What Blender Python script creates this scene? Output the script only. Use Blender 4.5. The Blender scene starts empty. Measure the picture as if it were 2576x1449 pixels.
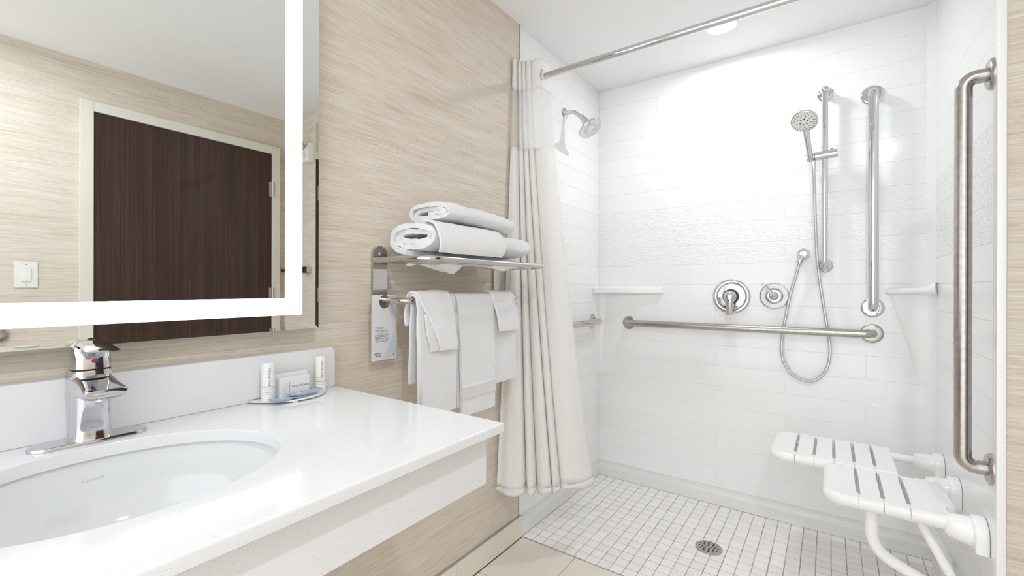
import bpy, bmesh, math, random
from mathutils import Vector, Matrix, noise
random.seed(7)
PI = math.pi
S = bpy.context.scene
COL = S.collection

# ------------------------------------------------------------------ camera
F_PX, YAW, PITCH, ROLL = 1132.77, 0.6168, -0.0005, 0.0021
CAMX, CAMY, CAMZ = 1.1240, 0.0, 1.11
cam_d = bpy.data.cameras.new('camera')
cam = bpy.data.objects.new('camera', cam_d)
COL.objects.link(cam)
cam_d.sensor_width = 36.0
cam_d.lens = 36.0 * F_PX / 2576
cam_d.shift_y = -0.00027
cam_d.clip_start = 0.02
_r = Vector((math.cos(YAW), math.sin(YAW), 0))
_f = Vector((-math.sin(YAW) * math.cos(PITCH), math.cos(YAW) * math.cos(PITCH), math.sin(PITCH)))
_u = _r.cross(_f)
_c, _s = math.cos(ROLL), math.sin(ROLL)
R_, U_ = _r * _c + _u * _s, _u * _c - _r * _s
cam.matrix_world = Matrix(((R_.x, U_.x, -_f.x, CAMX), (R_.y, U_.y, -_f.y, CAMY), (R_.z, U_.z, -_f.z, CAMZ), (0, 0, 0, 1)))
S.camera = cam

# ------------------------------------------------------------------ world, exposure
w = bpy.data.worlds.new('world'); S.world = w; w.use_nodes = True
w.node_tree.nodes['Background'].inputs[0].default_value = (0.93, 0.97, 1.0, 1)
w.node_tree.nodes['Background'].inputs[1].default_value = 1.6   # uniform fill added, entering where the wall behind the viewpoint is left out
S.view_settings.view_transform = 'Standard'
S.view_settings.look = 'None'
S.view_settings.gamma = 1.0
S.view_settings.use_curve_mapping = False
S.view_settings.exposure = 0.50
S.cycles.use_denoising = True
S.cycles.max_bounces = 14
S.cycles.diffuse_bounces = 8
S.cycles.glossy_bounces = 6
S.cycles.transmission_bounces = 8
S.cycles.transparent_max_bounces = 16
S.cycles.sample_clamp_indirect = 6.0
SHOWER_LAMP, ROOM_LAMP, MIRROR_EMIT = 3.5, 7.6, 2.0
LAMP_COL = (0.87, 0.945, 1.0)

# ------------------------------------------------------------------ materials
def new_mat(name):
    m = bpy.data.materials.new(name); m.use_nodes = True
    nt = m.node_tree
    return m, nt, nt.nodes['Principled BSDF']
def N(nt, t, **kw):
    n = nt.nodes.new(t)
    for k, v in kw.items(): setattr(n, k, v)
    return n
def plain(name, col, rough=0.5, metal=0.0, spec=0.5, coat=0.0):
    m, nt, b = new_mat(name)
    b.inputs['Base Color'].default_value = (*col, 1)
    b.inputs['Roughness'].default_value = rough
    b.inputs['Metallic'].default_value = metal
    b.inputs['Specular IOR Level'].default_value = spec
    b.inputs['Coat Weight'].default_value = coat
    b.inputs['Coat Roughness'].default_value = 0.05
    return m
def coords(nt, scale, kind='Object'):
    tc = N(nt, 'ShaderNodeTexCoord'); mp = N(nt, 'ShaderNodeMapping')
    mp.inputs['Scale'].default_value = scale
    nt.links.new(tc.outputs[kind], mp.inputs['Vector'])
    return mp.outputs[0]
def noise_tex(nt, vec, scale, detail=4, rough=0.55):
    n = N(nt, 'ShaderNodeTexNoise')
    n.inputs['Scale'].default_value = scale; n.inputs['Detail'].default_value = detail
    n.inputs['Roughness'].default_value = rough
    nt.links.new(vec, n.inputs['Vector'])
    return n.outputs['Fac']
def ramp(nt, fac, stops):
    r = N(nt, 'ShaderNodeValToRGB'); cr = r.color_ramp
    while len(cr.elements) < len(stops): cr.elements.new(0.5)
    for e, (p, c) in zip(cr.elements, stops):
        e.position = p; e.color = (*c, 1)
    nt.links.new(fac, r.inputs[0])
    return r.outputs[0]
def bump(nt, b, h, strength, dist):
    n = N(nt, 'ShaderNodeBump')
    n.inputs['Strength'].default_value = strength; n.inputs['Distance'].default_value = dist
    nt.links.new(h, n.inputs['Height']); nt.links.new(n.outputs[0], b.inputs['Normal'])
def mathn(nt, op, a, bval):
    n = N(nt, 'ShaderNodeMath', operation=op)
    nt.links.new(a, n.inputs[0])
    if isinstance(bval, (int, float)): n.inputs[1].default_value = bval
    else: nt.links.new(bval, n.inputs[1])
    return n.outputs[0]

def wallpaper(name, along):
    # woven grasscloth: long horizontal fibres
    m, nt, b = new_mat(name)
    v1 = coords(nt, (5, 5, 560)); v2 = coords(nt, (9, 9, 240)); v3 = coords(nt, (1.2, 1.2, 26))
    n1 = noise_tex(nt, v1, 1.0, 3, 0.6); n2 = noise_tex(nt, v2, 1.0, 3, 0.6); n3 = noise_tex(nt, v3, 1.0, 2)
    s = mathn(nt, 'ADD', mathn(nt, 'MULTIPLY', n1, 0.5), mathn(nt, 'ADD', mathn(nt, 'MULTIPLY', n2, 0.32), mathn(nt, 'MULTIPLY', n3, 0.18)))
    c = ramp(nt, s, [(0.34, (0.47, 0.395, 0.315)), (0.44, (0.62, 0.545, 0.455)), (0.53, (0.70, 0.63, 0.545)), (0.66, (0.79, 0.735, 0.66))])
    nt.links.new(c, b.inputs['Base Color'])
    b.inputs['Roughness'].default_value = 0.75
    b.inputs['Specular IOR Level'].default_value = 0.25
    bump(nt, b, s, 0.25, 0.002)
    return m
M = {}
M['wallpaper'] = wallpaper('grasscloth wallpaper', 'h')
M['paint'] = plain('white ceiling paint', (0.88, 0.88, 0.88), 0.85, spec=0.2)
M['surround'] = plain('white acrylic', (0.89, 0.888, 0.888), 0.12, spec=0.45)
M['joint'] = plain('white joint', (0.86, 0.855, 0.85), 0.4)
M['base'] = plain('pan white', (0.80, 0.79, 0.77), 0.22)
m, nt, b = new_mat('textured acrylic'); M['textured'] = m
b.inputs['Base Color'].default_value = (0.89, 0.888, 0.888, 1); b.inputs['Roughness'].default_value = 0.14
h = noise_tex(nt, coords(nt, (55, 55, 130)), 1.0, 2, 0.5)
bump(nt, b, h, 0.55, 0.006)
m, nt, b = new_mat('quartz'); M['quartz'] = m
vo = N(nt, 'ShaderNodeTexVoronoi'); vo.inputs['Scale'].default_value = 430
vec = coords(nt, (1, 1, 1)); nt.links.new(vec, vo.inputs['Vector'])
near = mathn(nt, 'LESS_THAN', vo.outputs['Distance'], 0.24)
sep = N(nt, 'ShaderNodeSeparateColor'); nt.links.new(vo.outputs['Color'], sep.inputs[0])
pick = mathn(nt, 'GREATER_THAN', sep.outputs[0], 0.80)
f = mathn(nt, 'MULTIPLY', mathn(nt, 'MULTIPLY', near, pick), mathn(nt, 'MULTIPLY', sep.outputs[1], 0.75))
c = ramp(nt, f, [(0.0, (0.78, 0.78, 0.797)), (1.0, (0.40, 0.37, 0.36))])
nt.links.new(c, b.inputs['Base Color']); b.inputs['Roughness'].default_value = 0.10
b.inputs['Specular IOR Level'].default_value = 0.28
M['porcelain'] = plain('vitreous china', (0.745, 0.753, 0.76), 0.06, coat=0.3)
M['chrome'] = plain('polished chrome', (0.66, 0.66, 0.675), 0.05, 1.0)
M['nickel'] = plain('polished stainless', (0.60, 0.575, 0.55), 0.10, 1.0)
m, nt, b = new_mat('brushed stainless'); M['brushed'] = m
b.inputs['Metallic'].default_value = 1.0
c = ramp(nt, noise_tex(nt, coords(nt, (60, 60, 60)), 1.0, 4), [(0.3, (0.42, 0.395, 0.375)), (0.7, (0.53, 0.505, 0.485))])
nt.links.new(c, b.inputs['Base Color']); b.inputs['Roughness'].default_value = 0.26
M['plate'] = plain('satin stainless', (0.46, 0.44, 0.43), 0.3, 1.0)
M['dark'] = plain('black rubber', (0.012, 0.012, 0.014), 0.4)
M['hole'] = plain('dark hole', (0.02, 0.02, 0.02), 0.7)
M['grey_nozzle'] = plain('grey nozzle rubber', (0.16, 0.16, 0.17), 0.5)
M['plastic'] = plain('white plastic', (0.84, 0.83, 0.80), 0.20)
M['seat'] = plain('white seat nylon', (0.90, 0.897, 0.885), 0.16)
M['bottle'] = plain('white bottle', (0.84, 0.845, 0.84), 0.3)
M['cream'] = plain('cream bottle', (0.85, 0.85, 0.76), 0.3)
M['card'] = plain('white card', (0.80, 0.80, 0.81), 0.5)
M['ink'] = plain('grey ink', (0.10, 0.10, 0.11), 0.6)
M['ink_light'] = plain('light grey ink', (0.36, 0.36, 0.38), 0.6)
M['tag'] = plain('tag white', (0.74, 0.75, 0.78), 0.4)
M['tag_blue'] = plain('tag pale blue', (0.56, 0.64, 0.69), 0.4)
M['tag_mid'] = plain('tag grey', (0.64, 0.67, 0.71), 0.4)
M['sachet'] = plain('pale blue sachet', (0.34, 0.42, 0.58), 0.3)
M['navy'] = plain('navy print', (0.05, 0.08, 0.20), 0.35)
M['red'] = plain('red mark', (0.6, 0.03, 0.10), 0.3)
M['blue'] = plain('blue mark', (0.04, 0.10, 0.5), 0.3)
M['frame'] = plain('cream door frame paint', (0.72, 0.70, 0.62), 0.4)
M['switch'] = plain('ivory switch', (0.78, 0.78, 0.74), 0.3)
M['amber'] = plain('amber glass', (0.75, 0.42, 0.02), 0.08, 0.35)
M['engrave'] = plain('engraved grey', (0.60, 0.605, 0.61), 0.4)
M['edge'] = plain('grey metal edge', (0.50, 0.48, 0.45), 0.35, 0.8)
# dark wood door
m, nt, b = new_mat('dark wood'); M['wood'] = m
n1 = noise_tex(nt, coords(nt, (10, 160, 1.2)), 1.0, 5, 0.65)
n2 = noise_tex(nt, coords(nt, (10, 18, 0.5)), 1.0, 2)
s_ = mathn(nt, 'ADD', mathn(nt, 'MULTIPLY', n1, 0.7), mathn(nt, 'MULTIPLY', n2, 0.3))
c = ramp(nt, s_, [(0.32, (0.016, 0.007, 0.006)), (0.5, (0.040, 0.017, 0.012)), (0.68, (0.085, 0.040, 0.024))])
nt.links.new(c, b.inputs['Base Color']); b.inputs['Roughness'].default_value = 0.38
# terry cotton
def terry(name, col):
    m, nt, b = new_mat(name)
    b.inputs['Base Color'].default_value = (*col, 1); b.inputs['Roughness'].default_value = 0.95
    b.inputs['Specular IOR Level'].default_value = 0.05
    b.inputs['Sheen Weight'].default_value = 0.15
    v = coords(nt, (1, 1, 1))
    hh = mathn(nt, 'ADD', mathn(nt, 'MULTIPLY', noise_tex(nt, v, 420, 3, 0.7), 0.7), mathn(nt, 'MULTIPLY', noise_tex(nt, v, 90, 2), 0.5))
    bump(nt, b, hh, 0.8, 0.005)
    return m
M['terry'] = terry('white terry', (0.91, 0.91, 0.925))
M['hem'] = plain('white woven hem', (0.86, 0.86, 0.87), 0.9, spec=0.1)
# waffle weave curtain
m, nt, b = new_mat('waffle cotton'); M['waffle'] = m
b.inputs['Base Color'].default_value = (0.82, 0.81, 0.785, 1); b.inputs['Roughness'].default_value = 0.9
b.inputs['Specular IOR Level'].default_value = 0.1
tc = N(nt, 'ShaderNodeTexCoord'); sx = N(nt, 'ShaderNodeSeparateXYZ'); nt.links.new(tc.outputs['UV'], sx.inputs[0])
fr = 2 * PI / 0.0055
a = mathn(nt, 'ABSOLUTE', mathn(nt, 'SINE', mathn(nt, 'MULTIPLY', sx.outputs[0], fr / 2), 0), 0)
d = mathn(nt, 'ABSOLUTE', mathn(nt, 'SINE', mathn(nt, 'MULTIPLY', sx.outputs[1], fr / 2), 0), 0)
hh = mathn(nt, 'MINIMUM', a, d)
bump(nt, b, hh, 0.35, 0.0012)
c = ramp(nt, hh, [(0.0, (0.96, 0.948, 0.935)), (1.0, (0.92, 0.905, 0.89))])
nt.links.new(c, b.inputs['Base Color'])
_o = nt.nodes['Material Output']; _t = N(nt, 'ShaderNodeBsdfTranslucent'); _t.inputs[0].default_value = (.92, .91, .90, 1)
_m = N(nt, 'ShaderNodeMixShader'); _m.inputs[0].default_value = 0.18
nt.links.new(b.outputs[0], _m.inputs[1]); nt.links.new(_t.outputs[0], _m.inputs[2]); nt.links.new(_m.outputs[0], _o.inputs['Surface'])
def sheer(name, col, alpha):
    m, nt, b = new_mat(name)
    out = nt.nodes['Material Output']
    df = N(nt, 'ShaderNodeBsdfDiffuse'); df.inputs[0].default_value = (*col, 1)
    tr = N(nt, 'ShaderNodeBsdfTranslucent'); tr.inputs[0].default_value = (*col, 1)
    tp = N(nt, 'ShaderNodeBsdfTransparent')
    m1 = N(nt, 'ShaderNodeMixShader'); m1.inputs[0].default_value = 0.5
    m2 = N(nt, 'ShaderNodeMixShader'); m2.inputs[0].default_value = alpha
    nt.links.new(df.outputs[0], m1.inputs[1]); nt.links.new(tr.outputs[0], m1.inputs[2])
    nt.links.new(tp.outputs[0], m2.inputs[1]); nt.links.new(m1.outputs[0], m2.inputs[2])
    nt.links.new(m2.outputs[0], out.inputs['Surface'])
    return m
M['sheer'] = sheer('sheer voile', (0.92, 0.915, 0.91), 0.80)
M['liner'] = sheer('clear liner', (0.88, 0.875, 0.86), 0.5)
# tiles
def tilemat(name, lo, hi, rough):
    m, nt, b = new_mat(name)
    oi = N(nt, 'ShaderNodeObjectInfo')
    n1 = noise_tex(nt, coords(nt, (1, 1, 1)), 9, 3)
    f = mathn(nt, 'ADD', mathn(nt, 'MULTIPLY', oi.outputs['Random'], 0.6), mathn(nt, 'MULTIPLY', n1, 0.4))
    c = ramp(nt, f, [(0.15, lo), (0.85, hi)])
    nt.links.new(c, b.inputs['Base Color']); b.inputs['Roughness'].default_value = rough
    return m
M['mosaic'] = tilemat('white mosaic', (0.84, 0.825, 0.815), (0.91, 0.90, 0.895), 0.35)
M['beige'] = tilemat('beige porcelain', (0.80, 0.74, 0.655), (0.85, 0.795, 0.715), 0.42)
m, nt, b = new_mat('grout'); M['grout'] = m
c = ramp(nt, noise_tex(nt, coords(nt, (1, 1, 1)), 14, 4), [(0.35, (0.40, 0.29, 0.20)), (0.65, (0.60, 0.50, 0.42))])
nt.links.new(c, b.inputs['Base Color']); b.inputs['Roughness'].default_value = 0.9
M['beige_grout'] = plain('beige grout', (0.30, 0.22, 0.14), 0.9)
def emit(name, col, k):
    m, nt, b = new_mat(name)
    b.inputs['Base Color'].default_value = (0.8, 0.8, 0.8, 1)
    b.inputs['Emission Color'].default_value = (*col, 1); b.inputs['Emission Strength'].default_value = k
    return m
M['led'] = emit('frosted led strip', (0.94, 0.975, 1.0), MIRROR_EMIT)
M['lens'] = emit('lamp lens', (1.0, 0.98, 0.95), 25.0)
M['mirror'] = plain('silver mirror', (0.84, 0.86, 0.855), 0.0, 1.0)
M['bevel'] = plain('bevelled mirror', (0.80, 0.87, 0.85), 0.01, 1.0)
M['housing'] = plain('mirror housing', (0.45, 0.47, 0.47), 0.5, 0.5)

# ------------------------------------------------------------------ object helpers
OFF = {}
def link(o): COL.objects.link(o); return o
def thing(name, label, cat, loc, group=None):
    o = bpy.data.objects.new(name, None); o.empty_display_size = 0.05
    link(o); o.location = loc; OFF[o.name] = Vector(loc)
    o['label'] = label; o['category'] = cat
    if group: o['group'] = group
    return o
def obj(name, bm, mat, parent=None, smooth=35, label=None, cat=None, kind=None, group=None, mods=None):
    me = bpy.data.meshes.new(name)
    if parent is not None:
        off = OFF[parent.name]
        for v in bm.verts: v.co -= off
    bmesh.ops.recalc_face_normals(bm, faces=bm.faces)
    bm.to_mesh(me); bm.free()
    mats = mat if isinstance(mat, (list, tuple)) else [mat]
    for q in mats: me.materials.append(q)
    if smooth:
        me.shade_smooth(); me.set_sharp_from_angle(angle=math.radians(smooth))
    o = bpy.data.objects.new(name, me); link(o)
    if parent is not None: o.parent = parent; OFF[o.name] = OFF[parent.name]
    else: OFF[o.name] = Vector((0, 0, 0))
    if label: o['label'] = label
    if cat: o['category'] = cat
    if kind: o['kind'] = kind
    if group: o['group'] = group
    if smooth and smooth < 60 and not mods:
        md = o.modifiers.new('weighted', 'WEIGHTED_NORMAL'); md.keep_sharp = True
    for t, kw in (mods or []):
        md = o.modifiers.new(t.lower(), t)
        for k, v in kw.items(): setattr(md, k, v)
    return o
def struct(name, bm, mat, label, cat, smooth=35):
    return obj(name, bm, mat, None, smooth, label, cat, 'structure')
def BM(): return bmesh.new()
def box(bm, x0, x1, y0, y1, z0, z1, bev=0.0, seg=2):
    vs = [bm.verts.new((x, y, z)) for x in (x0, x1) for y in (y0, y1) for z in (z0, z1)]
    idx = ((0, 1, 3, 2), (4, 6, 7, 5), (0, 4, 5, 1), (2, 3, 7, 6), (0, 2, 6, 4), (1, 5, 7, 3))
    fs = [bm.faces.new([vs[i] for i in f]) for f in idx]
    if bev:
        es = list({e for f in fs for e in f.edges})
        bmesh.ops.bevel(bm, geom=es, offset=bev, segments=seg, affect='EDGES', profile=0.5)
    return bm
def frame_of(t):
    t = t.normalized()
    a = Vector((0, 0, 1)) if abs(t.z) < 0.9 else Vector((1, 0, 0))
    n = t.cross(a).normalized(); return n, t.cross(n).normalized()
def tube(bm, pts, r, n=16, caps=True):
    pts = [Vector(p) for p in pts]
    rr = r if isinstance(r, (list, tuple)) else [r] * len(pts)
    rings = []; nrm = None
    for i, p in enumerate(pts):
        t = (pts[min(i + 1, len(pts) - 1)] - pts[max(i - 1, 0)]).normalized()
        if nrm is None: nrm, bn = frame_of(t)
        else:
            nrm = (nrm - t * nrm.dot(t)).normalized(); bn = t.cross(nrm).normalized()
        rings.append([bm.verts.new(p + (nrm * math.cos(2 * PI * k / n) + bn * math.sin(2 * PI * k / n)) * rr[i]) for k in range(n)])
    for a, b2 in zip(rings, rings[1:]):
        for k in range(n): bm.faces.new((a[k], a[(k + 1) % n], b2[(k + 1) % n], b2[k]))
    if caps:
        bm.faces.new(rings[0][::-1]); bm.faces.new(rings[-1])
    return bm
def fillet(pts, r, n=8):
    pts = [Vector(p) for p in pts]; out = [pts[0]]
    for i in range(1, len(pts) - 1):
        a, p, c = pts[i - 1], pts[i], pts[i + 1]
        u, v = (a - p), (c - p)
        rad = r[i - 1] if isinstance(r, (list, tuple)) else r
        ang = u.angle(v); tl = min(rad / math.tan(ang / 2), u.length * 0.49, v.length * 0.49); re = tl * math.tan(ang / 2)
        u.normalize(); v.normalize()
        ce = p + (u + v).normalized() * (re / math.sin(ang / 2))
        s0, s1 = p + u * tl - ce, p + v * tl - ce
        for k in range(n + 1):
            om = s0.angle(s1); t_ = k / n
            out.append(ce + (s0 * math.sin((1 - t_) * om) + s1 * math.sin(t_ * om)) / math.sin(om))
    out.append(pts[-1]); return out
def lathe(bm, prof, org, axis, n=32, cap0=True, cap1=True, sx=1.0, sy=1.0):
    org = Vector(org); ax = Vector(axis).normalized(); nn, bb = frame_of(ax)
    rings = [[bm.verts.new(org + ax * h + nn * (r * sx * math.cos(2 * PI * k / n)) + bb * (r * sy * math.sin(2 * PI * k / n))) for k in range(n)] for r, h in prof]
    for a, b2 in zip(rings, rings[1:]):
        for k in range(n): bm.faces.new((a[k], a[(k + 1) % n], b2[(k + 1) % n], b2[k]))
    if cap0: bm.faces.new(rings[0][::-1])
    if cap1: bm.faces.new(rings[-1])
    return bm
def loft(bm, secs, caps=True):
    rings = [[bm.verts.new(p) for p in s] for s in secs]; n = len(rings[0])
    for a, b2 in zip(rings, rings[1:]):
        for k in range(n): bm.faces.new((a[k], a[(k + 1) % n], b2[(k + 1) % n], b2[k]))
    if caps: bm.faces.new(rings[0][::-1]); bm.faces.new(rings[-1])
    return bm
def prism(bm, poly, ax, lo, hi, bev=0.0, seg=3):
    # poly: 2D points; ax: extruded axis; order of the remaining axes is kept
    def P(a, b2, t):
        return {'x': (t, a, b2), 'y': (a, t, b2), 'z': (a, b2, t)}[ax]
    v0 = [bm.verts.new(P(a, b2, lo)) for a, b2 in poly]; v1 = [bm.verts.new(P(a, b2, hi)) for a, b2 in poly]
    n = len(poly); fs = [bm.faces.new(v0), bm.faces.new(v1[::-1])]
    for k in range(n): fs.append(bm.faces.new((v0[k], v1[k], v1[(k + 1) % n], v0[(k + 1) % n])))
    if bev:
        bmesh.ops.recalc_face_normals(bm, faces=fs)
        es = list({e for f in fs for e in f.edges if e.calc_face_angle(0) > 0.5})
        bmesh.ops.bevel(bm, geom=es, offset=bev, segments=seg, affect='EDGES', profile=0.5)
    return bm
def grid(bm, P, uv=None):
    rows = [[bm.verts.new(p) for p in r] for r in P]
    lay = bm.loops.layers.uv.new('uv') if uv else None
    for i in range(len(rows) - 1):
        for j in range(len(rows[0]) - 1):
            f = bm.faces.new((rows[i][j], rows[i + 1][j], rows[i + 1][j + 1], rows[i][j + 1]))
            if uv:
                for l, (a, b2) in zip(f.loops, ((i, j), (i + 1, j), (i + 1, j + 1), (i, j + 1))): l[lay].uv = uv[a][b2]
    return bm
def spline(pts, per=8):
    pts = [Vector(p) for p in pts]; out = []
    for i in range(len(pts) - 1):
        p0, p1, p2, p3 = pts[max(i - 1, 0)], pts[i], pts[i + 1], pts[min(i + 2, len(pts) - 1)]
        for k in range(per):
            t = k / per
            out.append(0.5 * ((2 * p1) + (p2 - p0) * t + (2 * p0 - 5 * p1 + 4 * p2 - p3) * t * t + (3 * p1 - p0 - 3 * p2 + p3) * t ** 3))
    out.append(pts[-1]); return out
def lettering(name, txt, size, place, mat, parent, align='LEFT', spacing=1.0, bold=0.0, sub=False):
    cu = bpy.data.curves.new('t', 'FONT'); cu.body = txt; cu.size = size; cu.align_x = align
    cu.space_character = spacing; cu.offset = bold; cu.resolution_u = 3
    to = bpy.data.objects.new('t', cu); link(to)
    dg = bpy.context.evaluated_depsgraph_get()
    me = bpy.data.meshes.new_from_object(to.evaluated_get(dg))
    bpy.data.objects.remove(to); bpy.data.curves.remove(cu)
    off = OFF[parent.name]
    for v in me.vertices: v.co = Vector(place(v.co.x, v.co.y)) - off
    me.name = name; me.materials.clear(); me.materials.append(mat)
    o = bpy.data.objects.new(name, me); link(o); o.parent = parent; OFF[o.name] = off
    return o
def planar(org, xd, yd):
    org, xd, yd = Vector(org), Vector(xd), Vector(yd)
    return lambda a, b2: org + xd * a + yd * b2

def project(X, Y, Z):
    d = Vector((X - CAMX, Y - CAMY, Z - CAMZ)); dep = d.dot(_f)
    if dep < 0.05: return None
    return 1288 + F_PX * d.dot(R_) / dep, 723.8 - F_PX * d.dot(U_) / dep, dep

# ================================================================== room shell
H = 2.276                       # ceiling
XW, XB = -0.006, 2.087          # wallpaper wall, opposite wall
YF, YS, YB = -0.95, 1.648, 2.500  # unwalled end behind the camera, mouth of the shower, shower back
XL, XR = -0.012, 1.470          # shower side walls
T = 0.0012                       # depth of the moulded courses

bm = BM(); box(bm, XW - 0.1, XW, YF, YS - 0.002, 0, H)
struct('wall_left', bm, M['wallpaper'], 'beige grasscloth wall carrying the lighted mirror and towel rack', 'wall', 0)
bm = BM(); box(bm, XB, XB + 0.1, YF - 0.1, YS + 0.1, 0, H)
struct('wall_right', bm, M['wallpaper'], 'pale grasscloth wall around the dark door, seen in the mirror', 'wall', 0)
bm = BM(); box(bm, XR + 0.0145, XB, YS, YS + 0.1, 0, H)
struct('wall_return', bm, M['wallpaper'], 'beige grasscloth strip of wall right of the shower opening', 'wall', 0)
bm = BM(); box(bm, XW - 0.2, XB + 0.2, YF - 0.1, YB + 0.1, H, H + 0.1)
struct('ceiling', bm, M['paint'], 'plain white ceiling over bathroom and shower', 'ceiling', 0)

# ---- shower walls with moulded courses
Z0, DZ = 0.0858, 0.1042
def course_wall(name, label, face_axis, face, sign, a0, a1, length, first_seam, seed):
    """face_axis 'x' or 'y'; the wall lies behind 'face'; sign = direction into the shower."""
    bm = BM()
    lo, hi = (face - sign * 0.09, face - sign * T)
    lo, hi = min(lo, hi), max(lo, hi)
    if face_axis == 'y': box(bm, a0 - 0.05, a1 + 0.05, lo, hi, 0, H)
    else: box(bm, lo, hi, a0 + 0.02, a1 + 0.02, 0, H)
    wall = struct(name, bm, M['joint'], label, 'wall', 0)
    cache = {}
    def piece(u0, u1, z0, z1, tex):
        key = (round(u1 - u0, 3), round(z1 - z0, 3), tex)
        o = None
        if key in cache:
            o = cache[key].copy(); link(o)
        else:
            b2 = BM(); g = 0.0004; L, hgt = (u1 - u0) / 2 - .0001, (z1 - z0) / 2 - g
            f0, f1 = (0, sign * (T + 0.0015)) if True else (0, 0)
            f0, f1 = min(f0, f1), max(f0, f1)
            if face_axis == 'y': box(b2, -L, L, f0, f1, -hgt, hgt, 0.0007, 2)
            else: box(b2, f0, f1, -L, L, -hgt, hgt, 0.0007, 2)
            nm = 'relief_tile' if tex else 'wall_tile'
            me = bpy.data.meshes.new(nm); bmesh.ops.recalc_face_normals(b2, faces=b2.faces); b2.to_mesh(me); b2.free()
            me.materials.append(M['textured'] if tex else M['surround'])
            o = bpy.data.objects.new(nm, me); link(o); cache[key] = o
        base = face - sign * (T + 0.0012)
        uc, zc = (u0 + u1) / 2, (z0 + z1) / 2
        o.location = (uc, base, zc) if face_axis == 'y' else (base, uc, zc)
        o.parent = wall
    for k in range(21):
        z0, z1 = Z0 + DZ * k, min(Z0 + DZ * (k + 1), H)
        off = first_seam + (length / 2 if k % 2 == 0 else 0)
        s = off
        while s > a0: s -= length
        seams = [a0]; s += length
        while s < a1 - 0.02:
            if s > a0 + 0.02: seams.append(s)
            s += length
        seams.append(a1)
        for u0, u1 in zip(seams, seams[1:]): piece(u0, u1, z0, z1, 11 <= k + 0 <= 13)
    return wall
course_wall('wall_shower_back', 'glossy white shower back wall with moulded tile courses', 'y', YB, -1, XL, XR, 0.61, 0.333, 1)
course_wall('wall_shower_left', 'white shower side wall behind the curtain and shower head', 'x', XL, 1, YS, YB, 0.61, 2.10, 2)
course_wall('wall_shower_right', 'white shower side wall carrying the fold-down seat', 'x', XR, -1, YS, YB, 0.61, 2.05, 3)
# base of the shower walls
def base_strip(name, label, pts):
    bm = BM(); pts(bm); struct(name, bm, M['base'], label, 'baseboard')
base_strip('baseboard_shower_back', 'white raised pan rim along the shower back wall', lambda bm: prism(bm, [(2.4862, 0), (2.4862, 0.050), (2.4885, 0.0575), (2.4925, 0.062), (2.4955, 0.070), (2.4955, 0.0853), (2.51, 0.0853), (2.51, 0)], 'x', -0.05, 1.51, 0))
base_strip('baseboard_shower_left', 'white raised pan rim under the shower curtain', lambda bm: prism(bm, [(0.0, 0), (0.0, 0.050), (-0.0022, 0.0575), (-0.0055, 0.062), (-0.0085, 0.070), (-0.0085, 0.0853), (-0.03, 0.0853), (-0.03, 0)], 'y', YS + 0.004, 2.49, 0))
base_strip('baseboard_shower_right', 'white raised pan rim below the fold-down seat', lambda bm: prism(bm, [(1.458, 0), (1.458, 0.050), (1.4602, 0.0575), (1.4635, 0.062), (1.4665, 0.070), (1.4665, 0.0853), (1.49, 0.0853), (1.49, 0)], 'y', YS + 0.004, 2.49, 0))
bm = BM(); box(bm, XR - 0.004, XR + 0.0145, YS - 0.006, YS + 0.03, 0, H, 0.003)
struct('trim_1', bm, M['surround'], 'white upright edge trim between shower and right wallpaper', 'trim')
bm = BM(); box(bm, XW - 0.01, XW + 0.003, YS - 0.003, YS + 0.0005, 0.1, H, 0.0008)
struct('trim_2', bm, M['edge'], 'thin grey edge strip where the left wallpaper meets the shower', 'trim')
bm = BM()
prism(bm, [(XR - 0.028, YB + 0.0), (XR + 0.0, YB - 0.028), (XR + 0.003, YB + 0.003)], 'z', 0.0855, H, 0.0)
prism(bm, [(XR - 0.029, YB - 0.0001), (XR - 0.0205, YB - 0.0035), (XR - 0.012, YB - 0.012 + 0.003), (XR - 0.0035, YB - 0.0205), (XR - 0.0001, YB - 0.029), (XR + 0.004, YB + 0.004)], 'z', 0.0855, H, 0.0)
struct('trim_3', bm, M['surround'], 'rounded white corner between shower back and right side', 'trim')

# ---- floor: one bed with every tile a piece
bm = BM(); box(bm, XW - 0.05, XB + 0.05, YF - 0.05, YB + 0.02, -0.08, -0.004)
floor = struct('floor', bm, M['beige_grout'], 'bathroom floor of beige tiles and white shower mosaic', 'floor', 0)
bm = BM(); box(bm, -0.02, 1.49, 1.6655, YB, -0.0039, -0.0018)
obj('mosaic_grout', bm, M['grout'], floor, 0)
def rnd_tile(nm, sx, sy, mat, bev):
    b2 = BM(); box(b2, -sx / 2, sx / 2, -sy / 2, sy / 2, -0.006, 0, bev, 1)
    me = bpy.data.meshes.new(nm); bmesh.ops.recalc_face_normals(b2, faces=b2.faces); b2.to_mesh(me); b2.free()
    me.materials.append(mat); return me
PT = 0.0461 * 1.11
Y1T = 2.2396 * 1.11
me = rnd_tile('mosaic_tile', PT - 0.0032, PT - 0.0032, M['mosaic'], 0.0008)
cells = []
for j in range(17):
    yy = Y1T - (j + 0.5) * PT
    if yy - PT / 2 < 1.6625: continue
    for i in range(29):
        xx = (i + 0.5) * PT
        if xx > 1.47: continue
        q = project(xx, yy, 0)
        vis = q is not None and -20 < q[0] < 2600 and q[1] < 1475
        cells.append((0 if vis else 1, q[2] if q else 9, xx, yy))
cells.sort()
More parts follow.
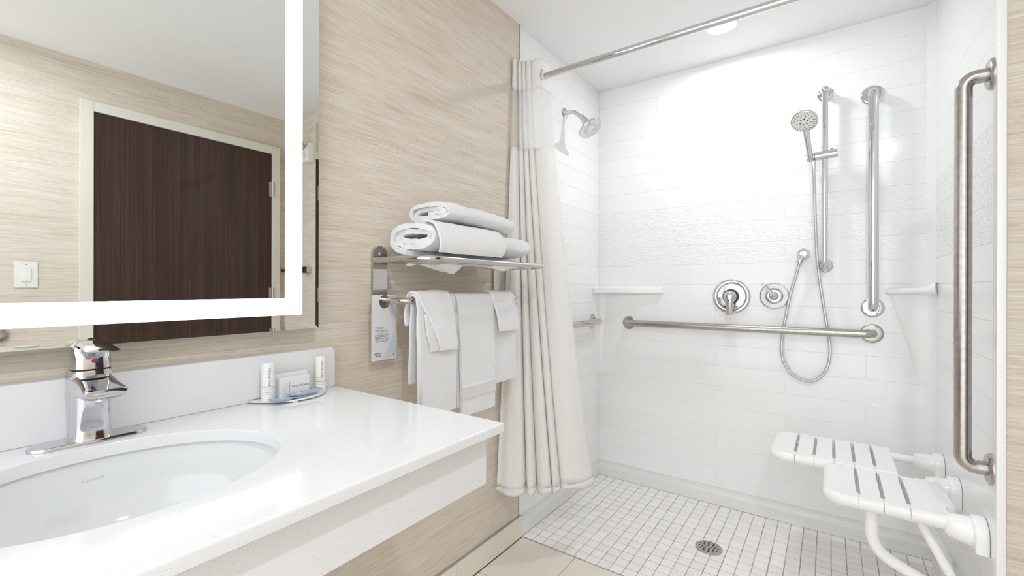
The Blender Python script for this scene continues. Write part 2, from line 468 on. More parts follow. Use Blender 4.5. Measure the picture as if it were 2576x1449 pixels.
for n_, (_, _, xx, yy) in enumerate(cells[:300]):
    o = bpy.data.objects.new('mosaic_tile', me); link(o); o.parent = floor
    sheet = (int(xx / (6 * PT)), int((Y1T - yy) / (6 * PT)))
    rs = random.Random(sheet[0] * 31 + sheet[1] * 7 + 3)
    o.location = (xx + rs.uniform(-0.0009, 0.0009), yy + rs.uniform(-0.0009, 0.0009), random.uniform(-0.0004, 0.0002))
    o.rotation_euler = (random.uniform(-.004, .004), random.uniform(-.004, .004), random.uniform(-.006, .006))
bm = BM()
for _, _, xx, yy in cells[300:]:
    g = PT / 2 - 0.0016; box(bm, xx - g, xx + g, yy - g, yy + g, -0.006, 0)
o = obj('mosaic_field', bm, M['mosaic'], floor, 0); o['kind'] = 'stuff'
bm = BM(); box(bm, 0.0, 1.46, 1.6622, 1.6655, -0.006, 0.0002)   # seam between mosaic and beige tile
obj('threshold_joint', bm, M['grout'], floor, 0)
# beige floor tiles 0.305 rows
LB, GB = 0.61, 0.0025
row = 0; yt = 1.6622
while yt > YF:
    y0 = max(yt - 0.301, YF)
    xs = [0.004]; s = 0.2665 + (0.0 if row % 2 == 0 else 0.305)
    while s < XB: xs.append(s); s += LB
    xs.append(XB)
    for a, c2 in zip(xs, xs[1:]):
        b2 = BM(); box(b2, a + GB / 2, c2 - GB / 2, y0 + GB / 2, yt - GB / 2, -0.007, 0, 0.0009, 1)
        obj('floor_tile', b2, M['beige'], floor, 40)
    yt -= 0.301; row += 1
# tile skirting under the wallpaper
bm = BM(); box(bm, XW, XW + 0.003, YF, YS + 0.010, 0.0, 0.094)
bb = struct('baseboard_left', bm, M['beige_grout'], 'beige tile skirting with metal cap under the vanity wall', 'baseboard', 0)
ys = [1.660]; s = 1.231
while s > YF: ys.append(s); s -= 0.61
ys.append(YF)
for a, c2 in zip(ys, ys[1:]):
    b2 = BM(); box(b2, XW + 0.002, 0.0042, c2 + 0.0015, a - 0.0012, 0.003, 0.0955, 0.0009, 1)
    obj('skirting_tile', b2, M['beige'], bb, 40)
bm = BM(); box(bm, XW - 0.001, 0.0048, YF, 1.6595, 0.0955, 0.0995, 0.0008)
obj('metal_cap', bm, M['edge'], bb)

# ================================================================== vanity
ZT = 0.840
vanity = thing('vanity_counter', 'white speckled quartz vanity counter with backsplash and oval cut-out', 'counter', (0.3, 0.22, 0.7))
CX0, CX1, CY0, CY1 = XW + .0008, 0.590, -0.62, 0.727
EX, EY, EA, EB = 0.285, 0.205, 0.176, 0.212
def counter():
    bm = BM(); n = 96
    ang = [2 * PI * k / n for k in range(n)]
    cr = [math.atan2(yy - EY, xx - EX) % (2 * PI) for xx in (CX0, CX1) for yy in (CY0, CY1)]
    ang = sorted(set(ang + cr))
    def outer(t):
        c2, s2 = math.cos(t), math.sin(t); k = 1e9
        if c2 > 1e-9: k = min(k, (CX1 - EX) / c2)
        if c2 < -1e-9: k = min(k, (CX0 - EX) / c2)
        if s2 > 1e-9: k = min(k, (CY1 - EY) / s2)
        if s2 < -1e-9: k = min(k, (CY0 - EY) / s2)
        return EX + c2 * k, EY + s2 * k
    def inner(t):
        c2, s2 = math.cos(t), math.sin(t)
        k = 1 / math.sqrt((c2 / EA) ** 2 + (s2 / EB) ** 2); return EX + c2 * k, EY + s2 * k
    zt, zb = ZT, ZT - 0.021; r = 0.004
    def inset(p):   # top edge eased: pull the outer loop in
        x, y = p
        return (min(x, CX1 - r), min(y, CY1 - r))
    loops = []
    def ring(fn, z): loops.append([bm.verts.new((*fn(t), z)) for t in ang])
    ring(lambda t: inner(t), zb)
    ring(lambda t: inner(t), zt - 0.002)
    ring(lambda t: (EX + (inner(t)[0] - EX) * 1.009, EY + (inner(t)[1] - EY) * 1.009), zt)
    ring(lambda t: inset(outer(t)), zt)
    ring(lambda t: (min(outer(t)[0], CX1 - r * 0.3), min(outer(t)[1], CY1 - r * 0.3)), zt - r * 0.3)
    ring(outer, zt - r)
    ring(outer, zb + 0.003)
    ring(lambda t: inset(outer(t)), zb)
    m_ = len(ang)
    for a, c2 in zip(loops, loops[1:] + loops[:1]):
        for k in range(m_): bm.faces.new((a[k], a[(k + 1) % m_], c2[(k + 1) % m_], c2[k]))
    return bm
obj('countertop', counter(), M['quartz'], vanity, 50)
bm = BM(); prism(bm, [(CY0, ZT), (CY0, 0.947), (0.716, 0.947), (0.7235, 0.9395), (0.7235, ZT)], 'x', XW + .0008, 0.020, 0.0022, 2)
obj('backsplash', bm, M['quartz'], vanity, 50)
bm = BM(); box(bm, 0.540, 0.5605, CY0, 0.7075, 0.7165, ZT - 0.0212, 0.0015)
obj('apron', bm, M['quartz'], vanity, 50)
bm = BM(); box(bm, XW + .0008, 0.5385, 0.47, 0.50, 0.735, ZT - 0.022, 0.001)
prism(bm, [(XW + .0008, 0.735), (0.50, 0.735), (0.46, 0.70), (0.07, 0.30), (XW + .0008, 0.30)], 'y', 0.473, 0.497, 0)
obj('support_bracket', bm, M['wood'], vanity, 40)
# basin
basin = thing('sink_basin', 'white oval undermount sink basin below the vanity cut-out', 'sink', (EX, EY, 0.67))
def bowl(ka, kz, z):
    return ka
prof = [(1.10, 0.0), (1.03, 0.0), (1.03, -0.006), (1.015, -0.018), (0.99, -0.045), (0.94, -0.080), (0.85, -0.112), (0.70, -0.132), (0.50, -0.142), (0.25, -0.147), (0.115, -0.150)]
zb = ZT - 0.0212
def bowl_pt(rho, t, dz=0): return (EX + EA * rho * math.cos(t), EY + EB * rho * math.sin(t), dz)
bm = BM(); n = 72
rings = [[bm.verts.new(bowl_pt(r, 2 * PI * k / n, zb + h)) for k in range(n)] for r, h in prof]
for a, c2 in zip(rings, rings[1:]):
    for k in range(n): bm.faces.new((a[k], c2[k], c2[(k + 1) % n], a[(k + 1) % n]))
o = obj('bowl', bm, M['porcelain'], basin, 60, mods=[('SOLIDIFY', dict(thickness=0.008, offset=0.0 - 1.0))])
bm = BM(); lathe(bm, [(0.024, 0), (0.024, 0.003), (0.020, 0.005), (0.012, 0.0065)], (EX, EY, zb - 0.151), (0, 0, 1), 24)
obj('drain_cap', bm, M['chrome'], basin)
def on_bowl(a, b2):
    # lettering on the back slope, running along y; b2 climbs the slope
    yy = EY - 0.008 + a * .72; hgt = -0.036 + b2 * .72
    for (r0, h0), (r1, h1) in zip(prof, prof[1:]):
        if h1 <= hgt <= h0 and h1 != h0:
            rho = r0 + (r1 - r0) * (h0 - hgt) / (h0 - h1); break
    xx = EX - EA * math.sqrt(max(rho * rho - ((yy - EY) / EB) ** 2, 0)) + 0.0006
    return (xx, yy, zb + hgt + 0.0006)
lettering('lettering', 'KOHLER', 0.0085, on_bowl, M['engrave'], basin, 'LEFT', 1.35)

# faucet ------------------------------------------------------------
FX, FY = 0.062, 0.218
faucet = thing('faucet', 'chrome single-lever faucet standing behind the sink', 'faucet', (FX, FY, ZT))
def stadium(hx, hy, n=14):   # long in y
    pts = []
    for k in range(n + 1): pts.append((hx * math.cos(PI * k / n), hy - hx + hx * math.sin(PI * k / n)))
    for k in range(n + 1): pts.append((hx * math.cos(PI + PI * k / n), -(hy - hx) + hx * math.sin(PI + PI * k / n)))
    return pts
st = stadium(0.0255, 0.079)
secs = [[(FX + x * k, FY + y * (1 - (1 - k) * 0.35), ZT + z) for x, y in st] for k, z in ((1, 0.0003), (1, 0.003), (0.96, 0.0055), (0.86, 0.007))]
bm = BM(); loft(bm, secs); obj('base_plate', bm, M['chrome'], faucet, 30)
def sq(cx, cy, hx, hy, z, p=3.0, n=40, tilt=0.0):
    out = []
    for k in range(n):
        t = 2 * PI * k / n; c2, s2 = math.cos(t), math.sin(t)
        x = hx * math.copysign(abs(c2) ** (2 / p), c2); y = hy * math.copysign(abs(s2) ** (2 / p), s2)
        out.append((cx + x, cy + y, z + tilt * x))
    return out
bm = BM()
loft(bm, [sq(FX, FY, .030, .0285, ZT + .006), sq(FX, FY, .0275, .0265, ZT + .011), sq(FX, FY, .0262, .0255, ZT + .03), sq(FX, FY, .0258, .0250, ZT + .07), sq(FX - .001, FY, .0268, .0262, ZT + .10), sq(FX - .002, FY, .0285, .0275, ZT + .122), sq(FX - .002, FY, .0275, .0268, ZT + .1255)])
obj('body', bm, M['chrome'], faucet, 40)
def spsec(x, zt, zb2, hw, n=28, p=3.2, dip=0.0):
    out = []; zc, hz = (zt + zb2) / 2, (zt - zb2) / 2
    for k in range(n):
        t = 2 * PI * k / n; c2, s2 = math.cos(t), math.sin(t)
        y = hw * math.copysign(abs(c2) ** (2 / p), c2); z = hz * math.copysign(abs(s2) ** (2 / p), s2)
        if s2 > 0: z -= dip * (1 - (y / hw) ** 2)
        out.append((x, FY + y, zc + z))
    return out
bm = BM()
loft(bm, [spsec(.046, .9635, .920, .0280), spsec(.072, .963, .916, .0272), spsec(.098, .958, .917, .0262, dip=.003), spsec(.124, .952, .920, .0272, dip=.004), spsec(.147, .947, .924, .0290, dip=.003), spsec(.156, .944, .930, .0280, dip=.002), spsec(.159, .942, .934, .0255)])
sp = obj('spout', bm, M['chrome'], faucet, 40)
bm = BM(); lathe(bm, [(0.0105, 0.004), (0.0105, -0.002), (0.0085, -0.003)], (0.128, FY, 0.921), (0, 0, 1), 20)
obj('aerator', bm, M['chrome'], sp)
bm = BM(); loft(bm, [sq(FX - .002, FY, .0262, .0256, ZT + .1250), sq(FX - .002, FY, .0262, .0256, ZT + .1285)]); obj('seal_ring', bm, M['dark'], faucet)
bm = BM()
loft(bm, [sq(FX - .002, FY, .0280, .0270, ZT + .1285), sq(FX - .002, FY, .0275, .0266, ZT + .135), sq(FX - .002, FY, .0262, .0252, ZT + .150, tilt=-.12), sq(FX - .004, FY, .0240, .0235, ZT + .160, tilt=-.2), sq(FX - .006, FY, .0205, .0205, ZT + .166, tilt=-.2)])
hd = obj('handle', bm, M['chrome'], faucet, 40)
bm = BM()
def hp(x, z, hw, th): return [(x, FY + hw, z), (x, FY + hw * .6, z + th), (x, FY - hw * .6, z + th), (x, FY - hw, z), (x, FY - hw * .7, z - th * .7), (x, FY + hw * .7, z - th * .7)]
loft(bm, [hp(.0435, 1.0085, .014, .003), hp(.052, 1.0105, .021, .004), hp(.078, 1.0105, .0225, .0045), hp(.108, 1.0065, .0215, .0038), hp(.135, 1.0035, .0225, .003), hp(.150, 1.0040, .0195, .0014)])
bmesh.ops.subdivide_edges(bm, edges=[e for e in bm.edges], cuts=1)
obj('lever', bm, M['chrome'], hd, 28)
for a0, mt in ((PI / 2, 'blue'), (-PI / 2, 'red')):
    bm = BM(); ce = Vector((FX + .0258, FY, ZT + .1425))
    vs = [bm.verts.new(ce + Vector((0.0004, 0.0042 * math.cos(a0 + PI * k / 10 + (PI / 2 if False else 0)) * -1, 0.0042 * math.sin(a0 + PI * k / 10)))) for k in range(11)]
    bm.faces.new(vs); obj('temperature_mark', bm, M[mt], hd, 0)

# ================================================================== lighted mirror
XM = 0.040; MY0, MY1, MZ0, MZ1 = -0.235, 0.6615, 1.0045, 1.905
mir = thing('lighted_mirror', 'large wall mirror with glowing white light border above the sink', 'mirror', (XM, 0.213, MZ0))
bm = BM(); box(bm, XW, XM - 0.007, MY0 + 0.05, MY1 - 0.05, MZ0 + 0.05, MZ1 - 0.05, 0.001); obj('housing', bm, M['housing'], mir, 0)
bm = BM(); box(bm, XM - 0.006, XM, MY0 + 0.008, MY1 - 0.008, MZ0 + 0.008, MZ1 - 0.008); obj('glass', bm, M['mirror'], mir, 0)
bm = BM(); bw, lift = 0.008, 0.0006
inn = [(MY0 + bw, MZ0 + bw), (MY1 - bw, MZ0 + bw), (MY1 - bw, MZ1 - bw), (MY0 + bw, MZ1 - bw)]
out = [(MY0, MZ0), (MY1, MZ0), (MY1, MZ1), (MY0, MZ1)]
a = [bm.verts.new((XM + .00005, y, z)) for y, z in inn]; c2 = [bm.verts.new((XM + lift, y, z)) for y, z in out]; e2 = [bm.verts.new((XM - .006, y, z)) for y, z in out]
d2 = [bm.verts.new((XM - .006, y, z)) for y, z in inn]
for k in range(4):
    j = (k + 1) % 4
    bm.faces.new((a[k], a[j], c2[j], c2[k])); bm.faces.new((c2[k], c2[j], e2[j], e2[k])); bm.faces.new((e2[k], e2[j], d2[j], d2[k])); bm.faces.new((d2[k], d2[j], a[j], a[k]))
obj('bevelled_edge', bm, M['bevel'], mir, 0)
LO = (MY0 + 0.0425, 0.6175, 1.0415, MZ1 - 0.0385); LI = (MY0 + 0.0845, 0.5745, 1.0830, MZ1 - 0.080)
bm = BM()
def rect(y0, y1, z0, z1, x): return [bm.verts.new((x, y, z)) for y, z in ((y0, z0), (y1, z0), (y1, z1), (y0, z1))]
o1, i1 = rect(*LO, XM + .0005), rect(*LI, XM + .0005); o0, i0 = rect(*LO, XM - .0005), rect(*LI, XM - .0005)
for k in range(4):
    j = (k + 1) % 4
    bm.faces.new((o1[k], o1[j], i1[j], i1[k])); bm.faces.new((o1[k], o1[j], o0[j], o0[k])); bm.faces.new((i1[k], i1[j], i0[j], i0[k]))
obj('light_border', bm, M['led'], mir, 0)

# ================================================================== tray and toiletries
tray = thing('amenity_tray', 'white boat-shaped tray on the counter by the backsplash', 'tray', (0.06, 0.59, ZT))
def boat(k, x0=0.0215):
    pts = [(x0, 0.592 - 0.095 * k)]
    for i in range(25):
        t = -1 + 2 * i / 24
        pts.append((x0 + 0.010 + 0.074 * k * (1 - abs(t) ** 2.4), 0.592 + 0.096 * k * t))
    pts.append((x0, 0.592 + 0.095 * k)); return pts
bm = BM()
loft(bm, [[(x, y, z) for x, y in boat(k)] for k, z in ((0.80, ZT + .0003), (0.84, ZT + .0015), (1.0, ZT + .0035), (1.0, ZT + .0062), (0.985, ZT + .0066), (0.95, ZT + .0058))])
obj('dish', bm, M['plastic'], tray, 30)
bm = BM(); box(bm, 0.098, 0.1015, 0.560, 0.574, ZT + .0003, ZT + .004, 0.0008); obj('foot', bm, M['plastic'], tray)
ZTR = ZT + 0.0062
def bottle(x, y, h, r, mat, name, label, lines, title, band):
    t = thing(name, label, 'bottle', (x, y, ZTR))
    bm = BM(); lathe(bm, [(r * .98, 0), (r, .001), (r, .0135), (r * .97, .0145)], (x, y, ZTR), (0, 0, 1), 28); obj('cap', bm, M['bottle'], t)
    bm = BM(); lathe(bm, [(r * .95, .0146), (r, .016), (r, h * .6), (r * 1.0, h - .004), (r * .97, h - .001), (r * .9, h)], (x, y, ZTR), (0, 0, 1), 28); obj('tube', bm, mat, t)
    if band:
        bm = BM(); lathe(bm, [(r * 1.004, .0225), (r * 1.012, .0227), (r * 1.012, .0233), (r * 1.004, .0235)], (x, y, ZTR), (0, 0, 1), 28); obj('ring_line', bm, M['ink'], t)
    face = math.atan2(CAMY - y, CAMX - x)
    def wrap(rot, du, dz):
        def g(a, b2):
            if rot: a, b2 = -b2, a
            th = face + (a + du) / r
            return (x + (r + .0004) * math.cos(th), y + (r + .0004) * math.sin(th), ZTR + dz + b2)
        return g
    lettering('lettering', 'PAUL MITCHELL', 0.0058, wrap(True, 0.0052, h * .40), M['ink'], t)
    lettering('lettering', title, 0.0034, wrap(False, 0, h * .37), M['ink'], t, 'CENTER')
    z = h * .32
    for ln in lines:
        lettering('lettering', ln, 0.0028, wrap(False, 0.001, z), M['ink_light'], t, 'CENTER'); z -= .0042
    return t
bottle(0.052, 0.528, 0.0875, 0.0138, M['bottle'], 'shampoo_bottle', 'plain white travel bottle at the left end of the tray', ['Shampoo Wash', 'Lather', 'Shampooing', 'Tea Tree'], 'Awapuhi Shampoo', False)
bottle(0.050, 0.662, 0.0865, 0.0130, M['cream'], 'conditioner_bottle', 'cream travel bottle with dark ring at the right end of the tray', ['Daily Hair', 'Conditioner', 'Revitalisant', 'Tea Tree'], 'The Conditioner', True)
def soap(y0, y1, x0, x1, h, name, label, printed):
    t = thing(name, label, 'box', ((x0 + x1) / 2, (y0 + y1) / 2, ZTR))
    bm = BM(); box(bm, x0, x1, y0, y1, ZTR, ZTR + h, 0.0008); obj('carton', bm, M['card'], t, 40)
    if printed:
        pl = lambda oy, oz: planar((x1 + .0004, oy, ZTR + oz), (0, 1, 0), (0, 0, 1))
        lettering('lettering', 'PAUL MITCHELL', 0.0062, pl(y0 + .030, .0205), M['ink'], t)
        vert = lambda oy, oz: planar((x1 + .0004, oy, ZTR + oz), (0, 0, -1), (0, 1, 0))
        lettering('lettering', 'Refreshing Citrus', 0.0036, vert(y0 + .0235, .034), M['ink'], t)
        for k_, ln in enumerate(('Facial Bar', 'Savon de Visage', 'Net Wt 28 g')):
            lettering('lettering', ln, 0.0028, vert(y0 + .018 - .005 * k_, .030), M['ink_light'], t)
    return t
soap(0.5515, 0.6270, 0.046, 0.058, 0.046, 'soap_box', 'small white soap carton in front, lettered, between the bottles', True)
soap(0.5470, 0.6310, 0.030, 0.043, 0.054, 'soap_box', 'taller white carton standing behind the lettered soap carton', False)
def sachet(cx, cy, ang, z, L, Wd, label, tilt):
    t = thing('sachet', label, 'packet', (cx, cy, z), 'blue packets on the tray')
    ca, sa = math.cos(ang), math.sin(ang)
    def P(a, b2, dz):
        return (cx + a * -sa + b2 * ca, cy + a * ca + b2 * sa, z + dz + tilt * a)
    bm = BM(); rows = []
    for i in range(13):
        a = -L / 2 + L * i / 12; r_ = []
        for j in range(7):
            b2 = -Wd / 2 + Wd * j / 6
            hh = 0.0016 + 0.0022 * (1 - (2 * i / 12 - 1) ** 4) * (1 - (2 * j / 6 - 1) ** 4) + 0.0008 * math.sin(i * 1.3) + 0.004 * (abs(2 * i / 12 - 1)) ** 3
            r_.append(P(a, b2, hh))
        rows.append(r_)
    grid(bm, rows); obj('foil', bm, [M['sachet']], t, 60, mods=[('SOLIDIFY', dict(thickness=0.0012, offset=-1))])
    bm = BM(); rows = []
    for i in range(4, 10):
        a = -L / 2 + L * i / 12
        hh = 0.0016 + 0.0008 * math.sin(i * 1.3) + 0.004 * (abs(2 * i / 12 - 1)) ** 3
        rows.append([P(a, b2, hh + .0007) for b2 in (Wd / 2 - .004, Wd / 2 + .0003)])
    grid(bm, rows); obj('print_edge', bm, M['navy'], t, 0)
    bm = BM(); rows = [[P(a, b2, 0.0048 + 0.0003 * i) for b2 in (-.004, .007)] for i, a in enumerate((-L * .33, -L * .08))]
    grid(bm, rows); lb = obj('white_label', bm, M['card'], t, 0)
    for k_, ln in enumerate(('PAUL', 'MITCHELL')):
        lettering('lettering', ln, 0.0042, (lambda k_: lambda a, b2: P(-L * .30 + a * .8, .002 - b2 * -1.0 * -1 - .0045 * -k_ * -1 + .003, 0.0056))(k_), M['navy'], t)
    return t
sachet(0.083, 0.562, 0.10, ZTR + .0005, 0.088, 0.030, 'lower blue packet, lying flat on the tray front', 0.0)
sachet(0.080, 0.601, 0.06, ZTR + .0048, 0.082, 0.030, 'upper blue packet, overlapping another packet near the cream bottle', 0.015)

# ================================================================== towel rack
rack = thing('towel_rack', 'polished steel hotel towel rack with shelf and bar', 'rack', (0.1, 1.185, 1.04))
YL, YR = 0.886, 1.480
def bracket(y):
    poly = [(y - .0275, 1.036), (y + .0275, 1.036)] + [(y + .0275 * math.cos(PI * k / 16), 1.208 + .0275 * math.sin(PI * k / 16)) for k in range(17)]
    bm = BM(); prism(bm, poly, 'x', XW, 0.004, 0.0012, 2)
    b_ = obj('bracket_plate', bm, M['nickel'], rack, 30)
    for z in (1.211, 1.050):
        bm = BM(); lathe(bm, [(0.0055, 0), (0.0055, .002), (0.0045, .0032), (0.0022, .0034), (0.0018, .002)], (0.004, y, z), (1, 0, 0), 16); obj('screw', bm, M['chrome'], b_)
bracket(YL); bracket(YR)
bm = BM(); tube(bm, fillet([(0.003, YL - .016, 1.191), (0.226, YL - .008, 1.191), (0.226, YR + .012, 1.191), (0.003, YR + .018, 1.191)], 0.045, 12), 0.0095, 18)
obj('shelf_loop', bm, M['nickel'], rack, 60)
for x in (0.055, 0.105, 0.160):
    bm = BM(); tube(bm, [(x, YL - .014, 1.1855), (x, YR + .016, 1.1855)], 0.0045, 12); obj('shelf_rail', bm, M['nickel'], rack, 60)
XBAR, ZBAR = 0.112, 1.070
bm = BM(); tube(bm, fillet([(0.003, YL + .004, ZBAR), (XBAR, YL + .010, ZBAR), (XBAR, YR - .006, ZBAR), (0.003, YR, ZBAR)], 0.034, 12), 0.0088, 18)
obj('towel_bar', bm, M['nickel'], rack, 60)
bm = BM(); box(bm, 0.0042, 0.0056, YL - .024, YL + .024, 1.165, 1.182, 0.0004); obj('bracket_step', bm, M['plate'], rack)

# hanging card
tag = thing('hanging_card', 'pale printed towel card hooked on the left end of the rack bar', 'card', (0.028, 0.88, 0.99))
XC = 0.030
TY0, TY1, TZ0, TZ1 = 0.8345, 0.9270, 0.8925, 1.0875
HY, HZ, HR = 0.882, 1.0665, 0.0205
def card_mesh(x0, x1):
    bm = BM(); n = 48
    def outer(t):
        c2, s2 = math.cos(t), math.sin(t); k = 1e9
        if c2 > 1e-9: k = min(k, (TY1 - HY) / c2)
        if c2 < -1e-9: k = min(k, (TY0 - HY) / c2)
        if s2 > 1e-9: k = min(k, (TZ1 - HZ) / s2)
        if s2 < -1e-9: k = min(k, (TZ0 - HZ) / s2)
        return HY + c2 * k, HZ + s2 * k
    cr = [math.atan2(z - HZ, y - HY) % (2 * PI) for y in (TY0 + .003, TY1 - .003) for z in (TZ0, TZ1)] + [math.atan2(z - HZ, y - HY) % (2 * PI) for y in (TY0, TY1) for z in (TZ0 + .003, TZ1 - .003)]
    ang = sorted([2 * PI * k / n + .01 for k in range(n)] + cr)
    def filt(t):
        y, z = outer(t); return y, z
    loops = []
    for fn, x in ((lambda t: (HY + HR * math.cos(t), HZ + HR * math.sin(t)), x0), (lambda t: (HY + HR * math.cos(t), HZ + HR * math.sin(t)), x1), (filt, x1), (filt, x0)):
        loops.append([bm.verts.new((x, *fn(t))) for t in ang])
    m_ = len(ang)
    for a, c2 in zip(loops, loops[1:] + loops[:1]):
        for k in range(m_): bm.faces.new((a[k], a[(k + 1) % m_], c2[(k + 1) % m_], c2[k]))
    return bm
obj('card', card_mesh(XC - .0006, XC + .0006), M['tag'], tag, 0)
def flat(poly, x, name, mat, par):
    bm = BM(); bm.faces.new([bm.verts.new((x, y, z)) for y, z in poly]); obj(name, bm, mat, par, 0)
def ty(f): return TY0 + (TY1 - TY0) * f
def tz(f): return TZ1 - (TZ1 - TZ0) * f
flat([(ty(.77), tz(.235)), (ty(.99), tz(.56)), (ty(.50), tz(.985)), (ty(.40), tz(.985)), (ty(.90), tz(.56)), (ty(.70), tz(.25))], XC + .0009, 'grey_chevron', M['tag_mid'], tag)
flat([(ty(.80), tz(.225)), (ty(.995), tz(.04)), (ty(.995), tz(.985)), (ty(.50), tz(.985)), (ty(.985), tz(.56))], XC + .0008, 'blue_chevron', M['tag_blue'], tag)
flat([(ty(.775), tz(.02)), (ty(.985), tz(.012)), (ty(.995), tz(.03)), (ty(.995), tz(.235)), (ty(.80), tz(.235)), (ty(.745), tz(.20)), (ty(.785), tz(.10))], XC + .00065, 'blue_corner', M['tag_blue'], tag)
tp = lambda f, g: planar((XC + .0012, ty(f), tz(g)), (0, 1, 0), (0, 0, 1))
lettering('lettering', 'Please', 0.0115, tp(.13, .520), M['ink_light'], tag)
lettering('lettering', 'the planet', 0.0115, tp(.13, .566), M['ink_light'], tag)
flat([(ty(.13), tz(.584)), (ty(.76), tz(.584)), (ty(.76), tz(.5865)), (ty(.13), tz(.5865))], XC + .0011, 'rule', M['ink_light'], tag)
for k_, ln in enumerate(('Join our effort to help', 'the environment by', 'hanging your towels, or', 'leave them out if you\'re', 'ready for fresh ones.')):
    lettering('lettering', ln, 0.0054, tp(.13, .625 + .0235 * k_), M['ink'], tag)
lettering('lettering', 'FAIRFIELD', 0.0062, tp(.07, .905), M['ink'], tag)
lettering('lettering', 'INN & SUITES BY', 0.0029, tp(.11, .919), M['ink'], tag)
lettering('lettering', 'Marriott', 0.0052, tp(.16, .940), M['ink'], tag, bold=.0001)
bm = BM(); lathe(bm, [(0.0016, 0), (0.0016, .0003)], (XC + .0008, ty(.87), tz(.93)), (1, 0, 0), 10); obj('dot', bm, M['ink'], tag)

# ================================================================== towels
def cloth_rows(path, ya, yb_, nu, seed, amp=0.004, per=6):
    """path: [(x,z)], ya/yb_: y limits per path point; smooth rows with gentle noise."""
    sp_ = spline([(x, z, 0) for x, z in path], per)
    ys_ = spline([(a, c2, 0) for a, c2 in zip(ya, yb_)], per)
    rows = []
    for p, q in zip(sp_, ys_):
        r_ = []
        for j in range(nu + 1):
            t = j / nu; y = q.x + (q.y - q.x) * t
            nz = noise.noise(Vector((y * 14 + seed, p.y * 9, seed))) * amp
            nz2 = noise.noise(Vector((y * 30, p.y * 22 + seed, 3.1))) * amp * .35
            r_.append((p.x + nz + nz2, y + noise.noise(Vector((p.y * 18, seed, t * 2))) * .003, p.y + (noise.noise(Vector((y * 25, seed * 2, 0))) * .003)))
        rows.append(r_)
    return rows
def towel_part(name, parent, path, ya, yb_, nu=16, seed=1.0, th=0.009, amp=0.004, mat='terry', sub=1):
    bm = BM(); grid(bm, cloth_rows(path, ya, yb_, nu, seed, amp))
    return obj(name, bm, M[mat], parent, 180, mods=[('SOLIDIFY', dict(thickness=th, offset=0)), ('BEVEL', dict(width=th * .42, segments=2, limit_method='ANGLE', angle_limit=1.0)), ('SUBSURF', dict(levels=sub, render_levels=sub))])
def drape(xb, zb_, xf, zf, r):   # path over the bar
    return [(xb, zb_), (xb, (zb_ + ZBAR) / 2), (XBAR - r, ZBAR - .01), (XBAR - r * .72, ZBAR + r * .72), (XBAR, ZBAR + r), (XBAR + r * .72, ZBAR + r * .72), (XBAR + r, ZBAR - .01), (xf, (zf + ZBAR) / 2), (xf + .002, zf)]
LUMP = bpy.data.textures.new('lumps', 'CLOUDS'); LUMP.noise_scale = .035; LUMP.noise_depth = 2
FLUFF = bpy.data.textures.new('fluff', 'CLOUDS'); FLUFF.noise_scale = .006; FLUFF.noise_depth = 1
def lerp(a, c2, n): return [a + (c2 - a) * k / (n - 1) for k in range(n)]
h1 = thing('hand_towel', 'left white hand towel on the bar, below a draped washcloth', 'towel', (XBAR, 1.0, ZBAR + .01), 'hand towels on the rack bar')
towel_part('cloth', h1, drape(.090, .818, .136, .722, .016), [.926, .927, .926, .92, .918, .918, .920, .927, .934], [1.10, 1.10, 1.09, 1.085, 1.082, 1.08, 1.08, 1.078, 1.077], 18, 1.3, .009)
towel_part('inner_fold', h1, [(.126, .742), (.127, .85), (.126, .95), (.124, 1.03)], [.925, .924, .922, .92], [1.06] * 4, 10, 4.2, .008)
w1 = thing('washcloth', 'small white washcloth slung slantwise over the left hand towel', 'towel', (XBAR, 1.0, ZBAR + .02), 'washcloths on the rack bar')
towel_part('cloth', w1, drape(.079, .995, .152, .914, .027), [.918, .915, .918, .915, .915, .920, .931, .962, .991], [.985, 1.01, 1.04, 1.05, 1.053, 1.055, 1.057, 1.062, 1.069], 14, 2.7, .008)
towel_part('under_layer', w1, [(.145, .916), (.1445, .97), (.143, 1.03)], [.960, .946, .935], [1.05, 1.045, 1.04], 10, 3.9, .006)
h2 = thing('hand_towel', 'middle white hand towel with woven band near its hem', 'towel', (XBAR, 1.18, ZBAR + .01), 'hand towels on the rack bar')
towel_part('cloth', h2, drape(.090, .780, .139, .688, .017), [1.10, 1.10, 1.095, 1.088, 1.087, 1.088, 1.09, 1.098, 1.106], [1.285, 1.285, 1.285, 1.285, 1.285, 1.284, 1.283, 1.279, 1.276], 20, 5.1, .011)
towel_part('inner_fold', h2, [(.124, .716), (.126, .85), (.1255, .95), (.124, 1.03)], [1.098, 1.092, 1.089, 1.086], [1.26] * 4, 10, 6.2, .009)
bm = BM(); rows = []
for i in range(25):
    z = .736 + .055 * i / 24; r_ = []
    for j in range(85):
        y = 1.098 + .178 * j / 84
        env = min(1, min(i, 24 - i) / 3)
        hh = .0030 * env * max(0, math.sin((y * 1.0 + (z - .73) * .75) * 2 * PI / .0125)) * (0.7 + .3 * math.cos((z - .736) * 2 * PI / .0138))
        nz = noise.noise(Vector((y * 14 + 5.1, z * 9, 5.1))) * .004 + noise.noise(Vector((y * 30, z * 22 + 5.1, 3.1))) * .0014
        r_.append((.1395 + .0005 + .0090 + hh + nz + (1 - env) * -.006, y, z))
    rows.append(r_)
grid(bm, rows); obj('woven_band', bm, M['terry'], h2, 180, label='woven zigzag band')
h3 = thing('hand_towel', 'right white hand towel on the bar, nearest the shower curtain', 'towel', (XBAR, 1.35, ZBAR + .01), 'hand towels on the rack bar')
towel_part('cloth', h3, drape(.088, .80, .124, .762, .013), [1.262] * 9, [1.425, 1.425, 1.42, 1.418, 1.417, 1.417, 1.42, 1.427, 1.432], 14, 7.7, .010)
